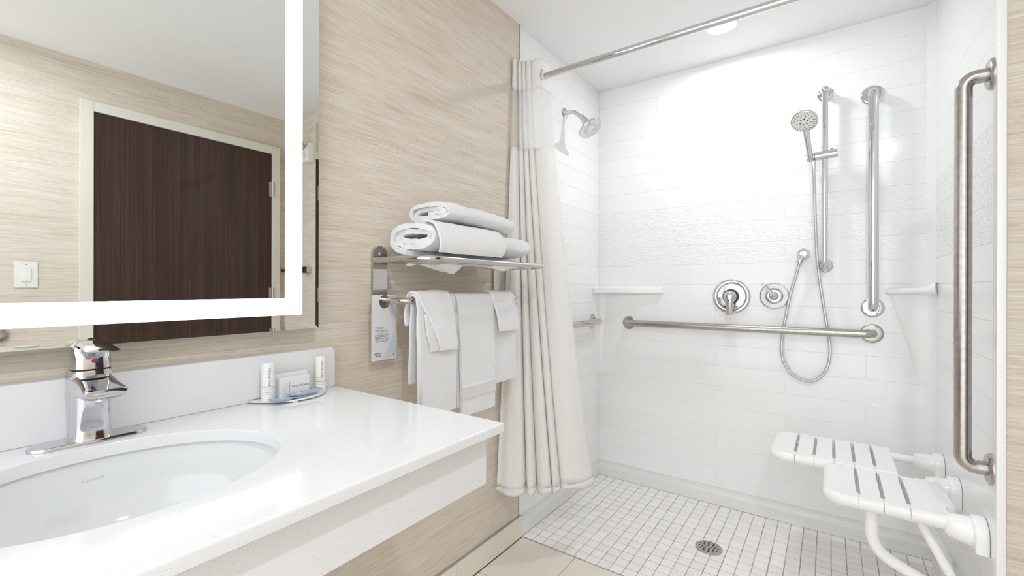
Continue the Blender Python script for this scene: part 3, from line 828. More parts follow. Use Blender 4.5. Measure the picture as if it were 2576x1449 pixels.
w2 = thing('washcloth', 'small white washcloth hung square over the right hand towel', 'towel', (XBAR, 1.35, ZBAR + .02), 'washcloths on the rack bar')
towel_part('cloth', w2, drape(.079, .97, .149, .950, .026), [1.28, 1.28, 1.277, 1.272, 1.270, 1.270, 1.275, 1.284, 1.293], [1.41, 1.41, 1.405, 1.398, 1.395, 1.396, 1.402, 1.411, 1.418], 12, 8.8, .008)

# rolled bath towels on the shelf
def rolled(name, label, xc, zc, hw, hh, y0, y1, turns, seed, slope, pitch, lean=0.0, sag=0.0, split=None):
    t = thing(name, label, 'towel', (xc, (y0 + y1) / 2, zc - hh), 'bath towels on the rack shelf')
    bm = BM(); rows = []; nt_, ny = int(46 * turns), 22
    for i in range(nt_ + 1):
        u = i / nt_; phi = -0.55 * PI + 2 * PI * turns * (1 - u) * -1.0
        layer = turns * (1 - u)                      # 0 = outermost
        ax, az = max(hw - pitch * layer, .012), max(hh - pitch * layer, .007)
        r_ = []
        for j in range(ny + 1):
            v = j / ny
            k0 = y0 + .010 * noise.noise(Vector((i * .12, seed, 1))) + .012 * min(layer, 1.0)
            y = k0 + (y1 - .02 * min(layer, 1) - k0) * v
            taper = 1 - slope * v
            e0 = min(1.0, (v * (y1 - y0)) / .030); e1 = min(1.0, ((1 - v) * (y1 - y0)) / .045)
            rd = (0.95 + .05 * math.sqrt(max(0, 1 - (1 - e0) ** 2))) * (0.55 + .45 * math.sqrt(max(0, 1 - (1 - e1) ** 2)))
            c_, s_2 = math.cos(phi), math.sin(phi); p = 2.35
            px = ax * math.copysign(abs(c_) ** (2 / p), c_) * rd
            pz = az * math.copysign(abs(s_2) ** (2 / p), s_2) * rd * taper
            nz = 1 + .05 * noise.noise(Vector((y * 9 + seed, c_ * 2, s_2 * 2)))
            ruf = .006 * noise.noise(Vector((i * .45, seed * 3, 2))) * (1 - e0) * (1 if layer > .7 else .3)
            zz = zc + pz * nz + ruf - (1 - taper) * az - sag * v * v
            r_.append((xc + px * nz + lean * v + ruf, y, zz))
        rows.append(r_)
    grid(bm, rows)
    obj('terry_roll', bm, M['terry'], t, 180, mods=[('SOLIDIFY', dict(thickness=pitch * .93, offset=-1.0)), ('BEVEL', dict(width=pitch * .4, segments=2, limit_method='ANGLE', angle_limit=1.0)), ('SUBSURF', dict(levels=2, render_levels=2)), ('DISPLACE', dict(texture=LUMP, strength=.006, mid_level=.5, texture_coords='LOCAL')), ('DISPLACE', dict(texture=FLUFF, strength=.0022, mid_level=.5, texture_coords='LOCAL'))])
    return t
bt = rolled('bath_towel', 'larger rolled white bath towel lying on the rack shelf, beneath another', .132, 1.2550, .103, .0525, .893, 1.440, 2.2, 1.7, .10, .0165)
towel_part('wrap_end', bt, [(.232, 1.208), (.240, 1.228), (.237, 1.256), (.214, 1.290), (.17, 1.304)], [.905, .902, .901, .902, .905], [1.195, 1.205, 1.21, 1.212, 1.214], 14, 9.3, .006, .002, sub=2)
rolled('bath_towel', 'smaller rolled white bath towel resting on top of the other roll', .128, 1.3390, .092, .0385, .965, 1.325, 2.0, 4.4, .0, .0135, .02, .022)
mat_t = thing('folded_bath_mat', 'thin white cloth under the rolls, its corners hanging through the shelf', 'towel', (0.12, 1.15, 1.19))
bm = BM(); rows = []
for i in range(21):
    y = .915 + .54 * i / 20; r_ = []
    for j in range(13):
        x = .025 + .185 * j / 12
        r_.append((x, y, 1.1965 + .0012 * math.sin(i * 1.1) * math.sin(j)))
    rows.append(r_)
grid(bm, rows); obj('cloth', bm, M['hem'], mat_t, 180, mods=[('SOLIDIFY', dict(thickness=.004, offset=0))])
def flap(pts, seed):
    # pts: 4 rows from shelf down to the hanging corner, each (x, y) start-end + z
    bm = BM(); rows = []
    for (xa, ya, xb_, yb2, z) in pts:
        r_ = []
        for j in range(11):
            t = j / 10
            r_.append((xa + (xb_ - xa) * t + .006 * math.sin(t * 9 + seed), ya + (yb2 - ya) * t, z + .003 * math.sin(t * 6 + seed) - .0))
        rows.append(r_)
    grid(bm, rows); obj('hanging_corner', bm, M['hem'], mat_t, 180, mods=[('SOLIDIFY', dict(thickness=.003, offset=0)), ('SUBSURF', dict(levels=1, render_levels=1))])
flap([(.06, .925, .15, 1.11, 1.1945), (.07, .965, .15, 1.10, 1.182), (.085, 1.01, .14, 1.095, 1.170), (.100, 1.070, .118, 1.088, 1.155)], .3)
flap([(.05, .915, .10, 1.00, 1.194), (.05, .925, .085, .985, 1.184), (.05, .94, .065, .96, 1.178)], 1.3)
flap([(.14, 1.12, .20, 1.40, 1.1935), (.145, 1.15, .195, 1.37, 1.184), (.15, 1.24, .185, 1.34, 1.176), (.165, 1.29, .172, 1.31, 1.171)], 2.3)

# ================================================================== shower curtain
ROD = (1.680, 2.030)
rod = thing('curtain_rod', 'straight chrome shower curtain rod across the shower mouth', 'rod', (0.7, ROD[0], ROD[1]))
bm = BM(); tube(bm, [(XL, ROD[0], ROD[1]), (XR, ROD[0], ROD[1])], 0.0135, 24); obj('tube', bm, M['chrome'], rod, 60)
for x, s in ((XL, 1), (XR, -1)):
    bm = BM(); lathe(bm, [(0.032, 0), (0.032, .004), (.024, .010), (.017, .022), (.0155, .026)], (x + s * .0003, ROD[0], ROD[1]), (s, 0, 0), 32); obj('flange', bm, M['chrome'], rod)
curtain = thing('shower_curtain', 'white waffle-weave shower curtain bunched against the left wall', 'curtain', (0.08, 1.66, 0.27))
TOP = [(.004, 1.582), (.008, 1.614), (.018, 1.631), (.033, 1.637), (.063, 1.638), (.112, 1.695)]
BOT = [(.008, 1.467), (.118, 1.525), (.140, 1.570), (.198, 1.597), (.212, 1.640), (.297, 1.760)]
VIEW = Vector((-.54, .84, 0))          # folds run into the bunch, away from the room
def curtain_row(z, which=0):
    t = min(max((2.10 - z) / (2.10 - .275), 0), 1); k = t ** 1.35
    P = [Vector((a[0] + (b2[0] - a[0]) * k, a[1] + (b2[1] - a[1]) * k, 0)) for a, b2 in zip(TOP, BOT)]
    pts = []
    deep = .030 + .020 * k
    for i in range(5):
        a, c2 = P[i], P[i + 1]; L = (c2 - a).length; bul = min(.22 * L, .020 - .004 * k)
        if which: bul *= .5
        for f_, d_ in ((.0, deep * .55), (.10, .004), (.32, -bul * .85), (.5, -bul), (.68, -bul * .85), (.90, .004)):
            if i == 0 and f_ == 0: d_ = .0
            pts.append(a + (c2 - a) * f_ + VIEW * (d_ + (.020 if which else 0)))
        if i < 4: pts.append(c2 + VIEW * (deep + (.012 if which else 0)))
    e = P[5]; pts.append(e + VIEW * .012); pts.append(e + VIEW * .045 + Vector((.012, 0, 0)))
    return spline(pts, 5)
def curtain_part(name, z0, z1, nz, mat, hemdip=0.0, which=0, solid=0.0016, topdip=0.0):
    bm = BM(); rows = []; uv = []
    for i in range(nz + 1):
        f_ = i / nz; z = z0 + (z1 - z0) * f_
        base = curtain_row(z, which); r_ = []; q = []; acc = 0
        for j, p in enumerate(base):
            if j: acc += (base[j] - base[j - 1]).length
            zz = z + hemdip * math.sin(j * .21 + 1.2) * (1 - f_) + topdip * math.sin(j * .31) * f_
            r_.append((max(p.x, XW + .0045 if p.y < 1.65 else XL + .004), p.y, zz)); q.append((acc, zz))
        rows.append(r_); uv.append(q)
    grid(bm, rows, uv)
    md = [('SOLIDIFY', dict(thickness=solid, offset=0))] if solid else []
    return obj(name, bm, M[mat], curtain, 180, mods=md)
curtain_part('waffle_panel', .292, 1.712, 60, 'waffle', .006)
curtain_part('hem', .272, .2935, 3, 'waffle', .006, 0, .0035)
curtain_part('sheer_window', 1.712, 1.968, 12, 'sheer', 0, 0, 0)
curtain_part('top_band', 1.966, 2.098, 8, 'waffle', .005)
curtain_part('liner', .254, 1.20, 30, 'liner', .004, 1, 0)
bm = BM(); tube(bm, [(.1015 + .004 * 0, ROD[0] + .027 * math.cos(2 * PI * k / 32), ROD[1] - .004 + .036 * math.sin(2 * PI * k / 32)) for k in range(33)], .0042, 10)
obj('ring', bm, M['chrome'], curtain, 60)
for k in range(5):
    bm = BM(); xx = .018 + .017 * k
    tube(bm, [(xx, ROD[0] + .022 * math.cos(2 * PI * q / 24), ROD[1] - .004 + .026 * math.sin(2 * PI * q / 24)) for q in range(25)], .003, 8)
    obj('ring', bm, M['chrome'], curtain, 60)

# ================================================================== shower fittings
def flange(bm, c, ax, r, th=0.010): lathe(bm, [(r, 0), (r, th * .45), (r * .93, th * .8), (r * .80, th), (r * .45, th)], c, ax, 40)
def grab_bar(name, label, pts, r, rad, mat, ends, fr=0.041, fth=0.009, plate=None):
    t = thing(name, label, 'grab bar', pts[0])
    bm = BM(); tube(bm, fillet(pts, rad, 10), r, 28); obj('grip', bm, M[mat], t, 60)
    for c2, ax in ends:
        bm = BM(); flange(bm, c2, ax, fr, fth); obj('flange', bm, M[plate or mat], t, 40)
    return t
yb2 = YB - .0005; st_ = 0.056
grab_bar('grab_bar', 'long horizontal brushed steel grab bar on the shower back wall', [(.178, yb2, .912), (.178, YB - st_, .912), (1.268, YB - st_, .914), (1.268, yb2, .914)], .0178, .040, 'brushed', [((.178, yb2, .912), (0, -1, 0)), ((1.268, yb2, .914), (0, -1, 0))])
grab_bar('grab_bar', 'upright polished chrome grab bar right of the hand shower', [(1.268, yb2, 1.948), (1.268, YB - st_, 1.948), (1.270, YB - st_, 1.026), (1.270, yb2, 1.026)], .0185, .034, 'chrome', [((1.268, yb2, 1.948), (0, -1, 0)), ((1.270, yb2, 1.026), (0, -1, 0))])
xr = XR - .0005
grab_bar('grab_bar', 'tall brushed steel grab bar in the right foreground beside the wallpaper', [(xr, 1.690, 1.672), (XR - .057, 1.690, 1.672), (XR - .057, 1.690, .636), (xr, 1.690, .636)], .0180, .042, 'brushed', [((xr, 1.690, 1.672), (-1, 0, 0)), ((xr, 1.690, .636), (-1, 0, 0))], .0405, .012)
grab_bar('grab_bar', 'short steel grab bar on the left shower wall, partly behind the curtain', [(XL + .0005, 2.410, .917), (XL + .054, 2.410, .917), (XL + .054, 1.86, .917), (XL + .0005, 1.86, .917)], .0172, .030, 'nickel', [((XL + .0005, 2.410, .917), (1, 0, 0)), ((XL + .0005, 1.86, .917), (1, 0, 0))], .040, .008)

# fixed shower head
sh = thing('overhead_shower', 'round chrome shower head on a bent arm, left shower wall', 'shower head', (XL, 2.072, 2.018))
bm = BM(); lathe(bm, [(.029, 0), (.029, .002), (.024, .007), (.014, .012), (.0115, .013)], (XL + .0002, 2.072, 2.018), (1, 0, 0), 32); obj('flange', bm, M['chrome'], sh)
arm_end = Vector((.092, 2.072, 1.972))
bm = BM(); tube(bm, fillet([(XL, 2.072, 2.016), (.040, 2.072, 2.016), tuple(arm_end)], .04, 10), .0105, 18); obj('arm', bm, M['chrome'], sh, 60)
ax = Vector((.58, -.06, -.81)).normalized()
bm = BM(); lathe(bm, [(.012, -.008), (.0145, 0), (.0145, .012), (.0135, .014)], arm_end - ax * .004, ax, 24); obj('swivel_nut', bm, M['chrome'], sh)
hb = arm_end + ax * .010
bm = BM(); lathe(bm, [(.016, 0), (.018, .004), (.020, .022), (.026, .040), (.040, .053), (.058, .061), (.063, .064), (.0635, .069), (.061, .0725), (.050, .0700), (.036, .066)], hb, ax, 48); head = obj('head', bm, M['chrome'], sh, 50)
bm = BM(); lathe(bm, [(.036, .0655), (.034, .0675), (.024, .069), (.0235, .0665), (.016, .0665), (.0155, .071), (.008, .072)], hb, ax, 40); obj('spray_face', bm, M['plastic'], head, 40)
bm = BM(); n_, b_ = frame_of(ax)
for k in range(18):
    p = hb + ax * .0665 + (n_ * math.cos(2 * PI * k / 18) + b_ * math.sin(2 * PI * k / 18)) * .0285
    lathe(bm, [(.0017, 0), (.0013, .0035)], p, ax, 8)
obj('nozzles', bm, M['grey_nozzle'], head, kind='stuff')
bm = BM(); n_, b_ = frame_of(ax); dn = Vector((0.5, -.55, -.3)); dn = (dn - ax * dn.dot(ax)).normalized()
lathe(bm, [(.010, 0), (.009, .004), (.005, .0055)], hb + ax * .0705 + dn * .050, ax, 16); obj('spray_tab', bm, M['nickel'], head)

# slide bar with holder
BX, BY = 1.0995, YB - .057
sb = thing('slide_bar', 'thin upright chrome slide bar holding the hand shower', 'shower bar', (BX, yb2, 1.21))
bm = BM(); tube(bm, [(BX, BY, 1.205), (BX, BY, 1.992)], .0118, 20); obj('bar', bm, M['chrome'], sb, 60)
for z in (1.992, 1.212):
    bm = BM(); lathe(bm, [(.031, 0), (.031, .004), (.027, .008), (.018, .010), (.0165, .012), (.0165, .045)], (BX, yb2, z), (0, -1, 0), 32)
    fl = obj('bar_mount', bm, M['chrome'], sb, 40)
    bm = BM(); lathe(bm, [(.0001, -.019), (.010, -.0165), (.0165, -.009), (.0185, 0), (.0165, .009), (.010, .0165), (.0001, .019)], (BX, BY, z), (0, -1, 0), 28, False, False); obj('end_cap', bm, M['chrome'], fl, 60)
HZ_ = 1.702
bm = BM(); lathe(bm, [(.0175, 0), (.019, .001), (.019, .083), (.0175, .084)], (1.062, BY - .004, HZ_ - .001), (1, 0, .05), 28); hold = obj('slider', bm, M['chrome'], sb, 40)
bm = BM(); lathe(bm, [(.0165, 0), (.0165, .030), (.0155, .031)], (1.031, BY - .004, HZ_ - .0025), (1, 0, .05), 28); obj('handset_cradle', bm, M['nickel'], sb, 40)
bm = BM(); box(bm, 1.118, 1.132, BY - .010, BY + .004, HZ_ + .016, HZ_ + .026, .002); obj('lock_tab', bm, M['nickel'], hold)
# handset
hs = thing('hand_shower', 'round chrome hand shower resting in the slide bar holder', 'hand shower', (1.046, BY - .02, HZ_))
h0, h1_ = Vector((1.0475, BY - .012, HZ_ - .022)), Vector((1.030, BY - .072, HZ_ + .105))
ud = (h1_ - h0).normalized()
bm = BM(); tube(bm, [h0, h0 + ud * .02, h0 + ud * .10, h1_], [.0098, .0112, .0128, .0142], 20); obj('handle', bm, M['chrome'], hs, 60)
fn = Vector((-.10, -.66, -.74)).normalized()
hc = h1_ + ud * .040 + fn * -.012
bm = BM(); lathe(bm, [(.012, -.016), (.030, -.013), (.046, -.004), (.0515, .006), (.0525, .013), (.0505, .0165), (.046, .0175)], hc, fn, 44); hh_ = obj('head', bm, M['chrome'], hs, 50)
bm = BM(); lathe(bm, [(.0465, .0172), (.0460, .0186), (.030, .0192), (.012, .0195)], hc, fn, 44); obj('spray_face', bm, M['plastic'], hh_, 40)
n_, b_ = frame_of(fn); bm = BM()
for rr_, cnt, sz in ((.042, 24, .0019), (.035, 16, .0019), (.026, 9, .0026), (.014, 6, .0042)):
    for k in range(cnt):
        t_ = 2 * PI * (k + .3 * (cnt % 5)) / cnt
        lathe(bm, [(sz, 0), (sz * .8, .0016)], hc + fn * .0188 + (n_ * math.cos(t_) + b_ * math.sin(t_)) * rr_, fn, 8)
obj('nozzles', bm, M['grey_nozzle'], hh_, kind='stuff')
# hose
hose = thing('shower_hose', 'looped ribbed metal hose hanging from the hand shower', 'hose', (1.03, YB - .03, .79))
HP = [(2046, 408, BY - .010), (2048, 470, BY - .006), (2051, 560, BY + .004), (2055, 640, BY + .012), (2062, 705, YB - .036), (2072, 770, YB - .028), (2082, 830, YB - .024), (2088, 875, YB - .024), (2085, 912, YB - .026), (2070, 942, YB - .028), (2042, 959, YB - .030), (2012, 953, YB - .030), (1988, 937, YB - .028), (1971, 908, YB - .026), (1966, 876, YB - .025), (1969, 838, YB - .025), (1978, 790, YB - .028), (1990, 735, YB - .032), (2003, 690, YB - .036), (2010, 664, YB - .038)]
def unproj_y(u, v, y):
    d = _f + R_ * ((u - 1288) / F_PX) + U_ * ((723.8 - v) / F_PX); k = (y - CAMY) / d.y
    return Vector((CAMX, CAMY, CAMZ)) + d * k
path = spline([unproj_y(*p) for p in HP], 40)
res = [path[0]]; acc = 0
for p, q in zip(path, path[1:]):      # resample every 1.3 mm
    L = (q - p).length
    while acc + L >= 0.0016:
        k = (0.0016 - acc) / L; p = p + (q - p) * k; res.append(p); L = (q - p).length; acc = 0
    acc += L
bm = BM(); tube(bm, res, [(.0078 if (i % 3) else .0062) for i in range(len(res))], 10); obj('ribbed_tube', bm, M['chrome'], hose, 180)
bm = BM(); d_ = (res[-1] - res[-8]).normalized(); tube(bm, [res[-1] - d_ * .004, res[-1] + d_ * .012, res[-1] + d_ * .022], [.0095, .0115, .0115], 16); obj('coupling', bm, M['chrome'], hose)
bm = BM(); d_ = (res[0] - res[8]).normalized(); tube(bm, [res[0] - d_ * .03, res[0], res[0] + d_ * .004], [.0085, .0098, .0098], 16); obj('coupling', bm, M['chrome'], hose)
el = thing('wall_elbow', 'small chrome water outlet elbow feeding the hose', 'outlet', (1.018, yb2, 1.268))
bm = BM(); lathe(bm, [(.027, 0), (.027, .003), (.024, .010), (.022, .030), (.019, .040), (.010, .044)], (1.018, yb2, 1.268), (0, -1, 0), 28); obj('cup', bm, M['chrome'], el, 40)
e0 = Vector((1.0165, YB - .032, 1.262)); e1_ = res[-1] + (res[-1] - res[-8]).normalized() * .018
bm = BM(); tube(bm, [e0, e1_], [.0125, .0115], 16); obj('spout', bm, M['chrome'], el)

# mixing valve
mv = thing('mixing_valve', 'large round chrome mixing valve with drop-shaped lever', 'valve', (.712, yb2, 1.067))
VC = Vector((.712, yb2, 1.067))
bm = BM(); lathe(bm, [(.0875, 0), (.0875, .003), (.085, .008), (.078, .0115), (.070, .0105), (.067, .0085), (.064, .0100), (.060, .0105), (.030, .0115)], VC, (0, -1, 0), 64); obj('escutcheon', bm, M['chrome'], mv, 40)
bm = BM(); lathe(bm, [(.037, 0), (.037, .014), (.034, .016)], VC + Vector((0, -.0105, 0)), (0, -1, 0), 36); obj('sleeve', bm, M['dark'], mv, 40)
bm = BM(); lathe(bm, [(.030, 0), (.031, .012), (.029, .034), (.022, .044), (.008, .048)], VC + Vector((0, -.022, 0)), (0, -1, 0), 36); lv = obj('lever_hub', bm, M['chrome'], mv, 40)
bm = BM()
def lvsec(z, hw, y0, y1, n=20):
    return [(VC.x + hw * math.cos(2 * PI * k / n), (y0 + y1) / 2 + (y1 - y0) / 2 * math.sin(2 * PI * k / n), z) for k in range(n)]
yy = VC.y
loft(bm, [lvsec(1.086, .014, yy - .052, yy - .068), lvsec(1.078, .023, yy - .050, yy - .072), lvsec(1.062, .025, yy - .050, yy - .074), lvsec(1.040, .019, yy - .050, yy - .072), lvsec(1.015, .0155, yy - .049, yy - .068), lvsec(.992, .0170, yy - .047, yy - .062), lvsec(.980, .0175, yy - .046, yy - .058), lvsec(.977, .0165, yy - .047, yy - .056)])
obj('lever', bm, M['chrome'], lv, 50)
for a_ in (math.radians(200), math.radians(20)):
    bm = BM(); lathe(bm, [(.0038, 0), (.0032, .0015), (.001, .0008)], VC + Vector((.080 * math.cos(a_), -.0112, .080 * math.sin(a_))), (0, -1, 0), 12); obj('screw', bm, M['plate'], mv)
# diverter
dv = thing('diverter_valve', 'smaller round chrome diverter with thin pointed lever', 'valve', (.900, yb2, 1.072))
DC = Vector((.900, yb2, 1.072))
bm = BM(); lathe(bm, [(.0635, 0), (.0635, .003), (.0615, .0068), (.0575, .0078), (.0570, .0072)], DC, (0, -1, 0), 56, True, False); obj('rim', bm, M['chrome'], dv, 40)
bm = BM(); lathe(bm, [(.0575, .0070), (.0570, .0076), (.038, .0078), (.0375, .0070)], DC, (0, -1, 0), 56, False, False); pl_ = obj('face_plate', bm, M['plate'], dv, 40)
bm = BM(); lathe(bm, [(.0372, .0070), (.0365, .0095), (.030, .0130), (.026, .014)], DC, (0, -1, 0), 40); obj('collar', bm, M['chrome'], dv, 40)
bm = BM(); lathe(bm, [(.020, .012), (.0215, .020), (.0205, .032), (.014, .040), (.0001, .0435)], DC, (0, -1, 0), 32, True, False); kn = obj('knob', bm, M['chrome'], dv, 50)
lt = Vector((-.060, -.020, .072)).normalized(); l0 = DC + Vector((-.004, -.032, .006))
bm = BM(); tube(bm, [l0, l0 + lt * .03, l0 + lt * .065, l0 + lt * .074], [.0075, .0052, .0034, .0016], 14); obj('lever', bm, M['chrome'], kn, 50)
for a_ in (125, 5, 235):
    p = DC + Vector((.0475 * math.cos(math.radians(a_)), -.0078, .0475 * math.sin(math.radians(a_))))
    bm = BM(); tube(bm, [p + Vector((.0055 * math.cos(2 * PI * k / 16), -.0002, .0055 * math.sin(2 * PI * k / 16))) for k in range(17)], .0004, 6); obj('engraved_symbol', bm, M['ink_light'], pl_)
lettering('lettering', 'OFF', .0042, planar((DC.x + .018, DC.y - .0081, DC.z - .051), (.97, 0, .24), (-.24, 0, .97)), M['ink_light'], pl_)

# corner shelves, moulded
def corner_shelf(pts_top, zt_, th, name, label, under, z_low):
    t = thing(name, label, 'shelf', (pts_top[0][0], pts_top[0][1], zt_ - th))
    bm = BM(); prism(bm, pts_top, 'z', zt_ - th, zt_, .006, 3); obj('ledge', bm, M['surround'], t, 40)
    bm = BM(); a = [bm.verts.new((x, y, zt_ - th)) for x, y in under[0]]; c2 = [bm.verts.new((x, y, z_low)) for x, y in under[1]]
    m_ = len(a); bm.faces.new(a); bm.faces.new(c2[::-1])
    for k in range(m_): bm.faces.new((a[k], a[(k + 1) % m_], c2[(k + 1) % m_], c2[k]))
    obj('tapered_support', bm, M['surround'], t, 20); return t
E1 = .0035
corner_shelf([(XL + E1 - .003, YB + .0), (.372, YB), (.372, YB - .012), (XL + E1 - .003, 2.415)], 1.112, .034, 'corner_shelf', 'white moulded ledge in the left back corner of the shower', [[(XL, YB), (.340, YB), (.300, YB - .008), (.04, YB - .016), (.012, YB - .03), (XL, 2.424)], [(XL, YB), (.16, YB), (.12, YB - .002), (.01, YB - .004), (.0, YB - .008), (XL, YB - .02)]], .60)
cs = corner_shelf([(1.312, YB), (1.312, YB - .012), (1.440, YB - .040), (XR, YB - .055), (XR, YB)], 1.106, .022, 'corner_shelf', 'white moulded soap ledge in the right back corner of the shower', [[(1.325, YB), (1.335, YB - .008), (1.44, YB - .030), (XR, YB - .045), (XR, YB)], [(1.42, YB), (1.43, YB - .002), (1.45, YB - .006), (XR, YB - .01), (XR, YB)]], .72)
bm = BM(); tube(bm, [(1.318, YB - .012, 1.098), (1.36, YB - .021, 1.098), (1.42, YB - .034, 1.099), (1.445, YB - .040, 1.102), (1.462, YB - .047, 1.106), (1.4695, YB - .050, 1.107)], [.013, .0135, .014, .019, .026, .028], 18); obj('rolled_edge', bm, M['surround'], cs, 60)

# floor drain
DX, DY = .699, 2.056
dr = thing('floor_drain', 'round perforated steel drain set in the mosaic floor', 'drain', (DX, DY, 0))
bm = BM(); lathe(bm, [(.0535, .0003), (.0535, .0022), (.051, .0034), (.046, .0036)], (DX, DY, 0), (0, 0, 1), 48, True, False); obj('rim', bm, M['plate'], dr, 40)
bm = BM(); lathe(bm, [(.0462, .0012), (.0462, .0032), (.040, .0034)], (DX, DY, 0), (0, 0, 1), 48); gr = obj('grate', bm, M['plate'], dr, 40)
bm = BM()
for rr_, cnt in ((.0365, 12), (.0245, 8), (.0115, 4)):
    for k in range(cnt):
        t_ = 2 * PI * (k + .25) / cnt; p = (DX + rr_ * math.cos(t_), DY + rr_ * math.sin(t_), .0036)
        lathe(bm, [(.0042, 0), (.0041, .0002)], p, (0, 0, 1), 12)
obj('grate_holes', bm, M['hole'], gr, 0, kind='stuff')

# ================================================================== fold-down seat
seat = thing('shower_bench', 'white slatted fold-down shower seat mounted on the right wall', 'seat', (1.20, 2.05, .43))
ZS, TH = .467, .036
YB0, YB1 = 2.045, 2.375      # back row
YF0, YF1 = 1.735, 2.045      # front row
def slat(x0, x1, y0, y1, left_round=False, right_cut=None, nl=True, nr=True, in0=.045, in1=.030):
    g = .0006; n = .0055
    pts = []
    if left_round:
        r = .055
        pts += [(x0 + r - r * math.sin(PI / 2 * k / 8), y0 + r - r * math.cos(PI / 2 * k / 8)) for k in range(9)]
        r2 = .045
        pts += [(x0 + r2 - r2 * math.cos(PI / 2 * k / 8), y1 - r2 + r2 * math.sin(PI / 2 * k / 8)) for k in range(9)]
    else:
        pts += [(x0 + g, y0)]
        if nl: pts += [(x0 + g, y0 + in0), (x0 + n, y0 + in0), (x0 + n, y1 - in1), (x0 + g, y1 - in1)]
        pts += [(x0 + g, y1)]
    if right_cut: pts += right_cut
    else:
        pts += [(x1 - g, y1)]
        if nr: pts += [(x1 - g, y1 - in1), (x1 - n, y1 - in1), (x1 - n, y0 + in0), (x1 - g, y0 + in0)]
        pts += [(x1 - g, y0)]
    bm = BM()
    rad = .0165
    def shrink(p, i):
        x, y = p
        if left_round and x < x0 + .0551:
            cy = min(max(y, y0 + .055), y1 - .045); cx = x0 + (.055 if y < (y0 + y1) / 2 else .045)
            d = Vector((min(x - cx, 0), y - cy)); L = d.length
            if L > 1e-6: d *= (L - i) / L
            return (cx + d.x if x < cx else x, cy + d.y)
        if abs(y - y0) < 1e-6: y += i
        elif abs(y - y1) < 1e-6: y -= i
        return (x, y)
    prof_ = [(rad * (1 - math.sin(PI / 2 * k / 5)), ZS - rad + rad * math.cos(PI / 2 * k / 5)) for k in range(6)] + [(0, ZS - TH + rad)] + [(rad * (1 - math.cos(PI / 2 * k / 4)), ZS - TH + rad - rad * math.sin(PI / 2 * k / 4)) for k in range(1, 5)]
    loft(bm, [[(*shrink(p, i), z) for p in pts] for i, z in prof_])
    return obj('seat_slat', bm, M['seat'], seat, 40)
XS = [.922, 1.0095, 1.0715, 1.1335, 1.1945, 1.2545, 1.3145]
slat(XS[0], XS[1], YB0, YB1, True, in0=.05, in1=.02)
slat(XS[1], XS[2], YB0, YB1); slat(XS[2], XS[3], YB0, YB1)
slat(XS[3], XS[4], YB0, YB1); slat(XS[4], XS[5], YB0, YB1); slat(XS[5], XS[6], YB0, YB1, nr=False)
slat(1.102, XS[4], YF0, YF1 - .001, True, in0=.05, in1=.02)
slat(XS[4], XS[5], YF0, YF1 - .001); slat(XS[5], XS[6], YF0, YF1 - .001)
slat(XS[6], 1.42, YF0, YF1 - .001, False, [(1.392, YF1 - .001), (1.420, 1.955), (1.420, 1.830), (1.402, 1.826), (1.396, 1.80), (1.408, YF0)], True, False)
bm = BM(); box(bm, .955, 1.300, 2.075, 2.345, ZS - TH - .010, ZS - TH - .0005, .004); obj('under_frame', bm, M['seat'], seat)
bm = BM(); box(bm, 1.135, 1.400, 1.765, 2.015, ZS - TH - .010, ZS - TH - .0005, .004); obj('under_frame', bm, M['seat'], seat)
ZR = .442
def mount(y, tube_from, tr, hub_r):
    # wall plate with rounded top
    poly = [(y - .050, .396), (y + .050, .396)] + [(y + .050 * math.cos(PI * k / 14), .438 + .044 * math.sin(PI * k / 14)) for k in range(15)]
    bm = BM(); loft(bm, [[(XR - d_, y + (a - y) * k_, .440 + (c2 - .440) * k_) for a, c2 in poly] for d_, k_ in ((.0014, 1), (.023, 1), (.0265, .975), (.029, .93), (.030, .87))]); mp = obj('wall_mount', bm, M['seat'], seat, 40)
    bm = BM(); prism(bm, poly, 'x', XR - .0013, XR - .0003, 0); obj('gasket', bm, M['grey_nozzle'], mp, 0)
    bm = BM(); tube(bm, [(XR - .084, y, ZR), (XR - .081, y, ZR), (XR - .074, y, ZR), (XR - .060, y, ZR - .002), (XR - .042, y, ZR - .004), (XR - .028, y, ZR - .006), (XR - .015, y, ZR - .006)], [hub_r * .62, hub_r * .74, hub_r * .86, hub_r * .96, hub_r * 1.04, hub_r * 1.12, hub_r * 1.1], 28); obj('pivot_hub', bm, M['seat'], mp, 60)
    bm = BM(); tube(bm, [(tube_from, y, ZR), (XR - .065, y, ZR)], tr, 20); obj('support_tube', bm, M['seat'], seat, 60)
mount(2.335, 1.30, .0155, .034)
mount(2.068, 1.36, .0155, .033)
mount(1.757, 1.30, .0165, .036)
# swing legs
lg = [(1.228, 1.792, ZS - TH + .004), (1.228, 1.792, .300), (1.430, 1.792, .205), (XR - .002, 1.792, .190)]
bm = BM(); tube(bm, fillet(lg, [.085, .03], 12), .0168, 22); obj('bent_leg', bm, M['seat'], seat, 60)
bm = BM(); lathe(bm, [(.0185, -.022), (.019, -.012), (.024, 0)], (1.228, 1.792, ZS - TH - .002), (0, 0, 1), 24); obj('leg_collar', bm, M['seat'], seat, 40)
for y in (1.800, 2.120):
    bm = BM(); tube(bm, [(1.335, y, ZS - TH - .002), (1.462, y, .165)], .0125, 18); obj('strut', bm, M['seat'], seat, 60)
bm = BM(); tube(bm, [(1.452, 1.70, .176), (1.452, 2.16, .176)], .010, 16); obj('cross_tube', bm, M['seat'], seat, 60)

